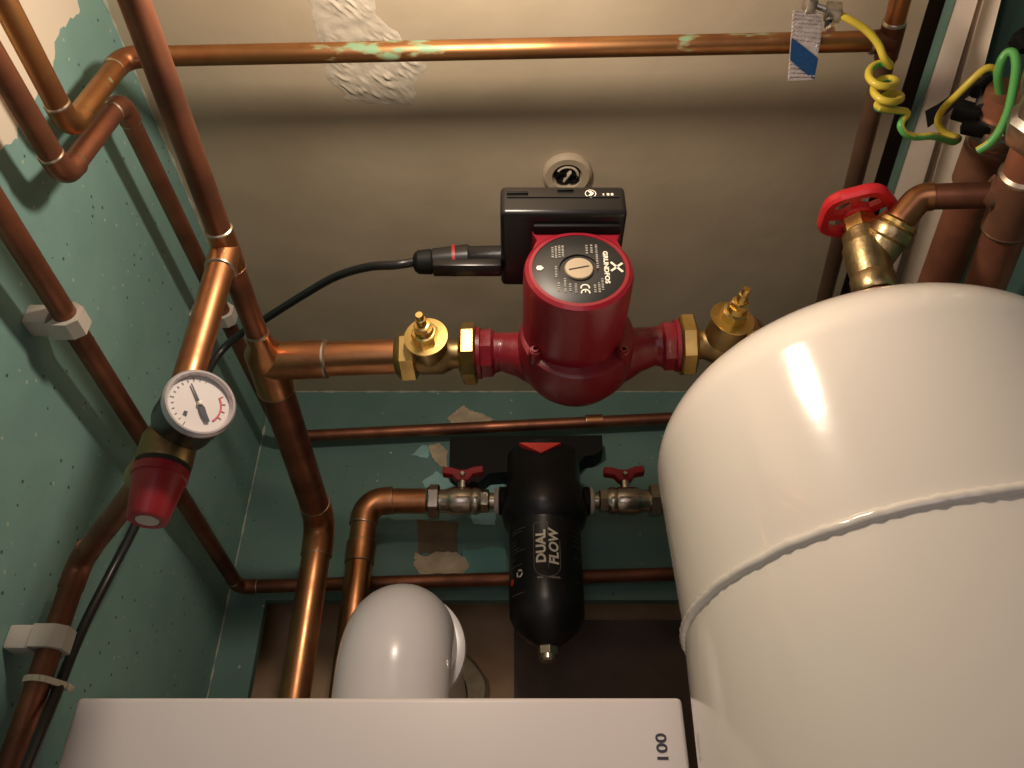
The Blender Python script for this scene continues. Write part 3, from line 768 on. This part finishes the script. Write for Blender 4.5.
wl([(.02, zt_), (-rr_ + .03, zt_), (-rr_, zt_ - .002)] + [(-rr_, zb_)] + [(-rr_ * math.cos(a), zb_ - .0125 * math.sin(a)) for a in [k * math.pi / 10 for k in range(11)]] + [(rr_, facez(540))])
wl([(.03, zt_), (.03, facez(534))])
wl([(.03, facez(561)), (.03, zb_ - .004)])
for k, (z_, l) in enumerate(((524, .55), (527, .45), (535, .2), (539, .22), (543, .34), (546, .55), (553, .2), (560, .45), (589, .5))):
    z0 = facez(z_); wl([(-1.15, z0), (-1.15 + l * .5, z0), (-1.15 + l, z0)], .0003)
for k, z_ in enumerate((526, 531, 536, 541, 553, 577)):
    z0 = facez(z_); wl([(.78, z0), (.95, z0), (1.12, z0)], .0002)
mb.build('outline_print', M['print_dim'], fl)
mb = MB(); f = wrap(0, facez(577), 'x')
for x in (-.010, -.008, -.006, .002, .0045, .0065, .0085, .0105, .0125): mb.prism([f(x - .0007, -.001, 0), f(x + .0007, -.001, 0), f(x + .0007, .001, 0), f(x - .0007, .001, 0)], (0, -.0004, 0))
mb.build('small_print', M['print_grey'], fl)
mb = MB(); f = wrap(-.80, facez(569), 'x')     # recycling arrows
for k in range(3):
    a = 2 * math.pi * k / 3 + .5
    for (a0_, a1_) in ((0, .55), (.55, 1.1), (1.1, 1.6)):
        mb.prism([f(math.cos(a+a0_)*.0028, math.sin(a+a0_)*.0028, 0), f(math.cos(a+a0_)*.0046, math.sin(a+a0_)*.0046, 0), f(math.cos(a+a1_)*.0046, math.sin(a+a1_)*.0046, 0), f(math.cos(a+a1_)*.0028, math.sin(a+a1_)*.0028, 0)], f(0, 0, .0004) - f(0, 0, 0))
mb.build('recycling_mark', M['print'], fl)
mb = MB(); f = wrap(-1.14, facez(574), 'x'); mb.prism([f(math.cos(k*math.pi/8)*.0038, math.sin(k*math.pi/8)*.0038, 0) for k in range(16)], f(0, 0, .0004) - f(0, 0, 0)); mb.build('red_mark', M['red_badge'], fl)
# side ports
zp = at(470, 501, Y=FYc).z
for sg in (-1, 1): MB().lathe([(.040, .016), (.0515, .0165), (.052, .014)], (FX, FYc, zp), (sg, 0, 0), 28).build('side_port', M['black_matt'], fl)
# isolating ball valves
def ball_valve(sg, label):
    t = thing('ball_valve', (FX + sg * .085, FYc, zp - .018), label, 'valve', 'ball valves beside the filter')
    o = Vector((FX + sg * .0525, FYc, zp)); d = Vector((sg, 0, 0))
    MB().lathe([(0, .0150), (.003, .0156), (.005, .0140)], o, d, 28).build('washer', M['clip'], t)
    mb = MB().lathe([(.003, .0095), (.010, .0095), (.011, .0115)], o, d, 24); mb.hexnut(o + d * .011, d, .0140, .010, ph=.3)
    mb.lathe([(.020, .0135), (.024, .0158), (.028, .0162), (.031, .0150), (.034, .0162), (.052, .0164), (.056, .0150), (.060, .0135), (.070, .0135)], o, d, 32)
    mb.lathe([(0, .0055), (.027, .0055)], o + d * .042, (0, -.12, 1), 16)
    mb.build('valve_body', M['nickel'], t)
    mb = MB().hexnut(o + d * .068, d, .0195, .013, ph=.25); mb.lathe([(.011, .0175), (.015, .0155)], o + d * .068, d, 24)
    mb.build('compression_nut', M['nickel'], t)
    hc = o + d * .042 + Vector((0, -.003, .030))
    prof = [(-.024, .004), (-.0235, .0125), (-.014, .0120), (-.004, .0085), (.004, .0090), (.013, .0130), (.0235, .0140), (.024, .0055), (.012, .003), (.007, -.005), (-.007, -.005), (-.012, .002)]
    P = [hc + Vector((x, -.006, z - .002)) for x, z in prof]
    h = MB().prism(P, (0, .012, 0)).build('lever_handle', M['red_plastic'], t)
    bv = h.modifiers.new('bevel', 'BEVEL'); bv.width = .0012; bv.segments = 2; bv.limit_method = 'ANGLE'
    MB().lathe([(0, .0032), (.005, .0032), (.006, .0022)], hc + Vector((0, -.006, -.001)), (0, -1, 0), 6).build('handle_screw', M['nickel'], t)
    return o + d * .081
pv = ball_valve(-1, 'nickel ball valve with red T handle on the left of the black filter')
pv2 = ball_valve(1, 'nickel ball valve with red T handle between the black filter and the white tank')
# 28 mm pipe from left valve down into the boiler
q1 = Vector((at(366, 505, Y=FYc).x, FYc, zp)); q2 = Vector((q1.x, FYc, .137))
t = thing('return_pipe', q2, 'wide copper pipe bending down from the left filter valve behind the white flue', 'pipe')
full, cor = fillet([pv, q1, q2], .022)
straight(t, pv - Vector((-.006, 0, 0)), cor[0][0], R28, 'copper'); elbow(t, cor[0], R28, 'copper', leg=.6)
straight(t, cor[0][-1], q2, R28, 'copper'); coupling(t, cor[0][-1] + Vector((0, 0, -.042)), (0, 0, 1), R28, .024, 'copper')
t = thing('filter_outlet_pipe', pv2, 'wide copper pipe leaving the right filter valve behind the white tank', 'pipe')
run(t, [pv2 - Vector((.006, 0, 0)), Vector((.345, FYc, zp)), Vector((.345, FYc, .137))], R28, .022, 'copper_aged')

# torn board around the filter
def torn(name, polys, m, th, label):
    mb = MB()
    for pl_ in polys:
        P = [at(x, y, Y=BY) for x, y in pl_]; Q = []
        for i in range(len(P)):
            a, b = P[i], P[(i+1) % len(P)]
            for k in range(5):
                p = a.lerp(b, k / 5); Q.append(p + Vector((noise.noise(p * 300), 0, noise.noise(p * 300 + Vector((9, 9, 9))))) * .0022)
        Q = [Vector((q.x, BY + .001, q.z)) for q in Q]
        mb.prism(Q, (0, -th - .001, 0))
    return tag(mb.build(name, m, smooth=False), label, 'damaged wall board')
torn('torn_paper', [[(411, 455), (424, 445), (430, 448), (428, 459)]], M['blue_paper'], .0010, 'small pale blue scrap of torn paper left of the tan scar by the bracket')
torn('torn_paper', [[(422, 482), (436, 472), (446, 476), (454, 486), (440, 491), (426, 489)]], M['blue_paper'], .0010, 'pale blue torn paper behind the nut of the left filter valve')
torn('torn_paper', [[(464, 491), (484, 482), (497, 471), (505, 474), (504, 500), (472, 500)]], M['blue_paper'], .0010, 'pale blue torn paper between the left red handle and the black filter')
torn('torn_paper', [[(470, 514), (496, 512), (495, 526), (474, 524)]], M['blue_paper'], .0010, 'pale blue scrap under the right end of the left filter valve')
torn('torn_paper', [[(463, 549), (472, 551), (492, 546), (506, 549), (506, 573), (463, 573)]], M['teal_paper'], .0008, 'torn teal scrap of wall paper left of the black filter, above the low pipe')
torn('plaster_scar', [[(428, 446), (440, 444), (447, 452), (447, 470), (440, 466), (432, 458)]], M['tan_core'], .0014, 'tan crumbled plaster scar left of the filter bracket')
torn('plaster_scar', [[(415, 553), (425, 557), (436, 552), (456, 553), (464, 557), (470, 566), (464, 574), (420, 574), (414, 566)]], M['tan_core'], .0014, 'tan plaster scar below the left filter valve, just above the low pipe')
torn('plaster_scar', [[(418, 520), (458, 522), (458, 556), (448, 552), (436, 556), (424, 552), (418, 556)]], M['tan_dark'], .0010, 'brown torn patch directly under the left filter valve')
torn('plaster_scar', [[(447, 419), (455, 412), (463, 406), (471, 411), (482, 414), (496, 420), (480, 424), (452, 425)]], M['tan_core'], .0012, 'tan torn flap of board above the thin pipe over the filter')

# ---------------------------------------------------------------- boiler and flue
bw0, bw1 = at(77, 697, D=.5275), at(682, 697, D=.5275)
bx0, bx1, bfy, bzt = bw0.x, bw1.x, bw0.y, bw0.z
bo = thing('boiler', ((bx0 + bx1) / 2, .74, -.56), 'white wall hung boiler casing under the copper pipes', 'boiler')
MB().box(((bx0 + bx1) / 2, (bfy + .022 + BY) / 2, (bzt - .56) / 2), (bx1 - bx0 - .006, BY - bfy - .022, bzt + .56), bev=.003).build('casing', M['boiler_white'], bo)
mb = MB().box(((bx0 + bx1) / 2, bfy + .012, (bzt - .56) / 2), (bx1 - bx0, .024, bzt + .56), bev=.0035, seg=3)
fpan = mb.build('front_panel', M['boiler_white'], bo)
lt = at(661, 733, Y=bfy - .0002)
lf = plane_map((lt.x, bfy - .0001, lt.z), (0, 0, 1), (-1, 0, 0))
MB().text('S 100', .0098, lambda x, y, z: lf(x * 1.22, y, z), .0003, .0002, ax='RIGHT').build('lettering', M['dial_black'], fpan)
# flue: elbow turning back into the wall
fx, fy_ = at(391.5, 692, D=.686).x, at(391.5, 692, D=.686).y
RF = .0500; zax = .242
t = thing('flue_elbow', (fx, fy_, bzt), 'white glossy flue pipe elbow rising from the boiler and turning into the wall', 'flue')
full, cor = fillet([(fx, fy_, bzt), (fx, fy_, zax), (fx, .985, zax)], .056, 14)
MB().tube(full, RF, 64).build('flue_tube', M['flue_white'], t, sharp=60)
MB().lathe([(0, RF + .001), (.001, RF + .0075), (.007, RF + .0085), (.0095, RF + .006), (.0095, RF)], (fx, fy_ + .074, zax), (0, 1, 0), 64).build('collar', M['flue_white'], t)
MB().lathe([(0, RF + .002), (.001, RF + .0055), (.004, RF + .0055), (.005, RF + .002)], (fx, fy_ + .092, zax), (0, 1, 0), 64).build('seal_ring', M['flue_white'], t)
MB().lathe([(0, RF), (0, RF + .004), (.006, RF + .004), (.007, RF)], (fx, fy_, bzt), (0, 0, 1), 64).build('base_ring', M['flue_white'], t)
mb = MB(); n = 64
P = []
for ring_r, yy_ in ((RF + .0006, .989), (RF + .002, .972), (RF + .018, .972), (RF + .027, .9895)):
    for k in range(n):
        a = 2 * math.pi * k / n; w = 1 + .10 * noise.noise(Vector((math.cos(a) * 2.2, math.sin(a) * 2.2, ring_r * 40))) if ring_r > RF + .01 else 1
        P.append(Vector((fx + math.cos(a) * ring_r * w, yy_ + .003 * noise.noise(Vector((math.cos(a) * 5, math.sin(a) * 5, 2))), zax + math.sin(a) * ring_r * w)))
mb.add(P, [[i*n+k, i*n+(k+1) % n, (i+1)*n+(k+1) % n, (i+1)*n+k] for i in range(3) for k in range(n)])
tag(mb.build('mortar_ring', M['cement']), 'rough mortar ring where the white flue enters the brown wall', 'mortar')

# ---------------------------------------------------------------- expansion vessel
vcx, vcy, VR, vzs, vb, vzm, vn, vax, vay = .255, .461, .145, .278, .081, .166, 1.956, -.032, .049
def vt(X, Y, Z): return Vector((vcx + X + vax * Z, vcy + Y + vay * Z, Z - vax * X - vay * Y))
ve = thing('expansion_vessel', vt(0, 0, -.22), 'large glossy white expansion tank with a weld seam at the right', 'tank')
prof = [(0.0, -.215), (VR * .5, -.208), (VR * .8, -.19), (VR * .95, -.165), (VR + .006, -.13), (VR + .006, .07), (VR + .0012, vzm - .012), (VR, vzm), (VR, vzs)]
for k in range(1, 33):
    ph = math.pi / 2 * k / 32
    prof.append((VR * max(0, math.cos(ph)) ** (2 / vn), vzs + vb * math.sin(ph) ** (2 / vn)))
seg = 128; vs = [vt(r * math.cos(2*math.pi*k/seg), r * math.sin(2*math.pi*k/seg), z) for r, z in prof for k in range(seg)]
mb = MB(); mb.add(vs, [[i*seg+k, i*seg+(k+1) % seg, (i+1)*seg+(k+1) % seg, (i+1)*seg+k] for i in range(len(prof) - 1) for k in range(seg)])
sh = mb.build('tank_shell', M['vessel'], ve, sharp=80)
pts = []; rr = []
for k in range(241):
    a = 2 * math.pi * k / 240
    pts.append(vt((VR - .0006) * math.cos(a), (VR - .0006) * math.sin(a), vzm + .0008 * noise.noise(Vector((a * 9, 0, 0)))))
    rr.append(.0036 + .0005 * noise.noise(Vector((a * 22, 3, 0))) + .0004 * math.sin(a * 100))
MB().tube(pts, rr, 12, caps=False).build('weld_seam', M['vessel'], ve, sharp=80)
mb = MB(); cb = vt(0, 0, .05)
mb.box((.36, BY - .13, .02), (.03, .26, .05), bev=.003); mb.box((.36, BY - .003, .02), (.06, .006, .12), bev=.002)
mb.build('wall_bracket', M['zinc'], ve)

# ---------------------------------------------------------------- gate valve with red wheel at right
wc = at(857, 213, D=.640); bt = at(876, 293, D=.605)
gax = (wc - bt).normalized()
gv = thing('gate_valve', bt, 'brass gate valve with red handwheel above the white tank', 'valve')
# handwheel: scalloped rim with four spoke windows
mb = MB(); RW = .0300; n = 96
def wheel_r(a): return RW * (1 + .045 * math.cos(5 * a + .6))
x, y, z = frame(gax)
def wp(r, a, h): return wc + (x * math.cos(a) + y * math.sin(a)) * r + z * h
rows = [(.74, -.0035), (.78, -.0045), (.94, -.0045), (1.0, -.002), (1.0, .003), (.94, .0055), (.78, .0045), (.74, .002)]
vs = [wp(wheel_r(2*math.pi*k/n) * f, 2*math.pi*k/n, h) for f, h in rows for k in range(n)]
mb.add(vs, [[i*n+k, i*n+(k+1) % n, ((i+1) % 8)*n+(k+1) % n, ((i+1) % 8)*n+k] for i in range(8) for k in range(n)])
mb.lathe([(-.0055, .0105), (-.004, .0120), (.002, .0120), (.004, .009)], wc, z, 32)
for k in range(5):
    a = 2 * math.pi * k / 5 + .5; hw = .17
    q = [wp(.0105, a - .40, -.003), wp(RW * .77, a - hw, -.003), wp(RW * .77, a + hw, -.003), wp(.0105, a + .40, -.003)]
    mb.prism(q, z * .005)
mb.build('handwheel', M['red_wheel'], gv)
H = (wc - bt).length
mb = MB().hexnut(wc - gax * .021, gax, .0128, .014, ph=.2); mb.lathe([(0, .0065), (.020, .0060)], wc - gax * .016, gax, 16)
mb.build('gland_nut', M['brass'], gv)
mb = MB().lathe([(0, .0185), (.006, .0200), (.018, .0200), (.020, .0175), (.030, .0175), (.036, .0200), (.044, .0205), (H - .034, .0185), (H - .030, .0165), (H - .020, .0155), (H - .017, .0115)], bt, gax, 8, .3)
body = MB().lathe([(0, .0150), (.012, .0150), (.018, .0158), (.030, .0168), (.042, .0172), (H - .036, .0165), (H - .032, .0155), (H - .022, .0150), (H - .018, .0110)], bt, gax, 32)
o1 = bt + gax * .034 + Vector((.006, 0, 0)); p1 = at(899, 221, D=.612)
od = (p1 - o1).normalized()
body.lathe([(0, .0145), (.014, .0150), (.016, .0168), (.021, .0172), (.024, .0165), (.0245, .0135)], o1, od, 32)
body.lathe([(-.002, .0160), (0, .0172), (.012, .0172), (.014, .0160)], bt, gax, 10, .4)
body.build('valve_body', M['brass_cast'], gv)
MB().lathe([(0, .0145), (.002, .0155), (.005, .0150), (.007, .012)], o1 + od * .0245, od, 28).build('collar', M['brass'], gv)
# pump outlet pipe to that valve
e1_ = pline(at(745, 345, Z=ZP).x)
t = thing('pump_outlet_pipe', e1_, 'copper pipe from the right pump valve passing behind the white tank', 'pipe')
st = pline(xr + .001) + pax * .058
run(t, [st, st + pax * .03, bt - gax * .030, bt + gax * .002], .0125, .012, 'copper_aged', ring=False)
# copper outlet elbow to the right
p2 = at(920, 197, D=.610); p3 = at(1000, 195, D=.592)
t = thing('valve_outlet_pipe', p1, 'copper pipe bending from the brass gate valve to the tee at the right', 'pipe')
full, cor = fillet([o1 + od * .020, p1, p2, p3], .012)
RV = .0098
straight(t, o1 + od * .022, cor[0][0], RV, 'copper')
elbow(t, cor[0] + cor[1], RV, 'copper', ring=False, leg=.3)
straight(t, cor[1][-1], p3, RV, 'copper_aged')
MB().lathe([(-.001, RV), (-.0008, RV*1.2), (.0012, RV*1.2), (.003, RV)], at(991, 195, D=.594), p3 - p2, 28).build('solder_ring', M['solder'], t)
# two wide pipes on the right
def wide(px0, px1, Zw, r, label, m, group='wide copper pipes at the right edge'):
    a = at(*px0, Z=Zw); b = at(*px1, Z=Zw); d = (b - a).normalized()
    t = thing('wide_pipe', b, label, 'pipe', group)
    straight(t, a, b + d * .12, r, m)
    return t, a, d
w1, wa, wd = wide((1012, 92), (938, 284), .515, .0175, 'wide brown copper pipe behind the gate valve outlet, left of the pair', 'copper_orange')
w2, wb, wd2 = wide((1050, 110), (985, 286), .452, .0155, 'wide orange copper pipe with the tee at the right edge, right of the pair', 'copper_orange')
tc2 = at(1010, 196, D=.588)
tc2 = on_line(wb, wb + wd2, 1012, 200)
mb = MB().tube([tc2 - wd2 * .026, tc2 + wd2 * .026], .0175, 32); mb.tube([tc2, tc2 + (p3 - tc2).normalized() * .022], RV * 1.25, 28)
mb.tube([tc2 - wd2 * .02, tc2 - wd2 * .02 + Vector((.05, .01, .01))], .017, 28)
tz = mb.build('tee', M['copper_brown'], w2)
for s_ in (-1, 1): MB().lathe([(-.001, .0155), (-.0008, .0182), (.001, .0178), (.003, .0155)], tc2 + wd2 * .026 * s_, wd2 * s_, 32).build('solder_ring', M['solder'], tz)
cl = coupling(w1, on_line(wa, wa + wd, 986, 160), wd, .0175, .040, 'copper_brown')

# ---------------------------------------------------------------- earth bonding
# clamp on ceiling pipe with its label strip
cc = on_line(a2, a3, 806, 44)
ec = thing('earth_clamp', cc, 'small metal earth clamp on the top copper pipe behind the silver label', 'clamp', 'earth clamps')
MB().lathe([(-.008, R15 + .0002), (-.008, R15 + .0014), (.008, R15 + .0014), (.008, R15 + .0002)], cc, a3 - a2, 28).build('strap', M['zinc'], ec)
lug = on_line(cc + Vector((.02, 0, 0)), cc + Vector((.02, -.03, .02)), 833, 14); lug = at(833, 12, D=.568)
mb = MB().box(at(810, 4, D=.566), (.007, .012, .012), bev=.001); mb.box(lug, (.011, .010, .012), Matrix.Rotation(.2, 4, 'Y'), bev=.001)
mb.tube([at(810, 6, D=.566), at(811, -14, D=.57)], .0026, 10)
mb.tube([at(806, 2, D=.570), lug], .0022, 10)
mb.lathe([(0, .0030), (.009, .0030)], at(829, 20, D=.565), (0, .3, -1), 10)
mb.build('terminal_block', M['zinc'], ec)
mb = MB().tube([at(809, 6, D=.566), cc + Vector((0, -.006, .002))], .0022, 8); mb.tube([at(829, 21, D=.563), at(828, 27, D=.563)], .0026, 10); mb.build('clamp_screw', M['black_matt'], ec)
# label strip: bends over the pipe and hangs in front of it
tagp = [((793, 11), (821, 13), .5660), ((792, 24), (822, 26), .5655), ((791, 38), (820, 42), .5665), ((790, 52), (818, 54), .5680), ((789, 66), (816, 68), .5695), ((788, 81), (814, 80), .5700)]
lb = thing('earth_label', at(802, 80, D=.57), 'silver label strip with a blue diagonal band hanging from the earth clamp', 'label')
mb = MB(); fr = [(at(*l, D=d), at(*r_, D=d)) for l, r_, d in tagp]
bk = cam2w(0, 0, -.0008)
mb.add([p for q in fr for p in q] + [p + bk for q in fr for p in q], [[2*i, 2*i+1, 2*i+3, 2*i+2] for i in range(5)] + [[12+2*i, 12+2*i+2, 12+2*i+3, 12+2*i+1] for i in range(5)] + [[2*i, 2*i+2, 14+2*i, 12+2*i] for i in range(5)] + [[2*i+1, 13+2*i, 15+2*i, 2*i+3] for i in range(5)] + [[0, 12, 13, 1], [10, 11, 23, 22]])
lbm = mb.build('strip', M['tag'], lb, sharp=60)
# woven relief
mb = MB(); fwd_ = cam2w(0, 0, .0006)
band = [[(791.5, 38), (805, 48.5), (804, 72.5), (790, 60)], [(805, 48.5), (818, 59), (814, 79.5), (804, 72.5)]]
for q in band: mb.prism([at(x, y, D=.5656 + (y - 38) * .00010) for x, y in q], fwd_)
mb.build('blue_band', M['blue_tag'], lb)
mb = MB()
for j in range(17):
    for i in range(8):
        u = (i + .5) / 8; v = j / 17 * 5; k = int(v); f = v - k
        a = fr[k][0].lerp(fr[k+1][0], f); b = fr[k][1].lerp(fr[k+1][1], f); p = a.lerp(b, u)
        if .42 < j / 17 < .92 and abs((j / 17) - (.46 + u * .22)) < .17: continue
        mb.box(p + cam2w(0, 0, .0005), (.0015, .0012, .0011), Matrix.Rotation(PITCH, 4, 'X'))
mb.build('woven_grid', M['tag'], lb)
# wire with a coil
wpts = [at(838, 14, D=.566), at(850, 20, D=.566), at(866, 30, D=.568), at(878, 44, D=.570), at(884, 58, D=.572)]
for k in range(1, 22):
    f = k / 22; a = -2 * math.pi * 2.75 * f + .5
    cx_, cy_ = 881 + 14 * f, 66 + 42 * f
    wpts.append(at(cx_ - 3 + 12.5 * math.cos(a), cy_ + 7.5 * math.sin(a), D=.575 - .0095 * math.sin(a)))
wpts += [at(906, 112, D=.58), at(902, 121, D=.58), at(901, 127, D=.58), at(906, 134, D=.582), at(917, 137, D=.585), at(932, 136, D=.588), at(942, 139, D=.60), at(953, 142, D=.615), at(958, 138, D=.625), at(945, 133, D=.63), at(938, 122, D=.625), at(943, 109, D=.612), at(957, 95, D=.60), at(972, 80, D=.59), at(985, 69, D=.585), at(994, 69, D=.585), at(998, 78, D=.588), at(1000, 92, D=.592)]
tag(MB().tube(spline(wpts, 6), .0027, 12, stripe=.062).build('earth_wire', [M['wire_y'], M['wire_g']]), 'coiled yellow and green earth wire leading from the top pipe to the right', 'wire', 'earth wires')
w2p = [at(1001, 98, D=.592), at(998, 78, D=.58), at(1001, 62, D=.572), at(1007, 53, D=.568), at(1014, 54, D=.564), at(1016, 68, D=.562), at(1013, 90, D=.560), at(1008, 112, D=.56), at(1000, 130, D=.562), at(990, 143, D=.566), at(978, 151, D=.572)]
mw = MB(); mw.ph = 6
tag(mw.tube(spline(w2p, 8), .0031, 12, stripe=.07).build('earth_wire', [M['wire_y'], M['wire_g']]), 'short green and yellow wire loop at the top right edge over the wide pipes', 'wire', 'earth wires')
# second clamp on the wide pipe
c2_ = on_line(wa, wa + wd, 999, 122)
ec2 = thing('earth_clamp', c2_, 'dark earth clamp with a black strap tail on the wide pipe at the top right', 'clamp', 'earth clamps')
MB().lathe([(-.010, .0177), (-.010, .0195), (.010, .0195), (.010, .0177)], c2_, wd, 32).build('strap', M['zinc'], ec2)
tl = [at(984, 76, D=.640), at(972, 82, D=.640), at(955, 92, D=.642), at(938, 104, D=.645), at(925, 111, D=.648)]
mb = MB(); lw = cam2w(0, -.0075, .002)
for i in range(4):
    mb.prism([tl[i], tl[i+1], tl[i+1] + lw * (1 + .25 * (i + 1)), tl[i] + lw * (1 + .25 * i)], cam2w(0, 0, .0009))
mb.build('strap_tail', M['black_matt'], ec2)
mb = MB()
mb.box(at(966, 112, D=.606), (.018, .012, .013), Matrix.Rotation(.5, 4, 'Y'), bev=.0015)
mb.box(at(976, 128, D=.604), (.020, .010, .010), Matrix.Rotation(.3, 4, 'Y'), bev=.0015)
mb.lathe([(0, .0052), (.020, .0046)], at(975, 92, D=.60), cam2w(.6, .5, -.3), 14)
mb.build('clamp_jaw', M['black_matt'], ec2)
mb = MB().lathe([(0, .0046), (.030, .0040)], at(982, 108, D=.598), cam2w(.35, .8, -.3), 14)
mb.box(at(1000, 143, D=.588), (.024, .008, .010), Matrix.Rotation(.05, 4, 'Y'), bev=.001)
mb.box(at(1012, 128, D=.595), (.020, .010, .010), Matrix.Rotation(-.2, 4, 'Y'), bev=.001)
mb.hexnut(at(1003, 106, D=.60), cam2w(.2, -.3, 1), .0075, .007)
mb.build('clamp_screw', M['zinc'], ec2)
# a third fitting at the very edge of the picture
ed_ = on_line(wb, wb + wd2, 1040, 100)
ef = thing('compression_fitting', ed_, 'dark metal pipe fitting cut off by the top right edge', 'fitting')
MB().lathe([(-.03, .021), (-.024, .023), (-.012, .023), (-.008, .019), (.008, .019), (.012, .023), (.024, .023), (.03, .021)], ed_, wd2, 8).build('fitting_body', M['zinc'], ef)
MB().hexnut(at(1019, 44, D=.60), cam2w(0, 0, 1), .009, .012).build('clamp_bolt', M['black_matt'], ef)
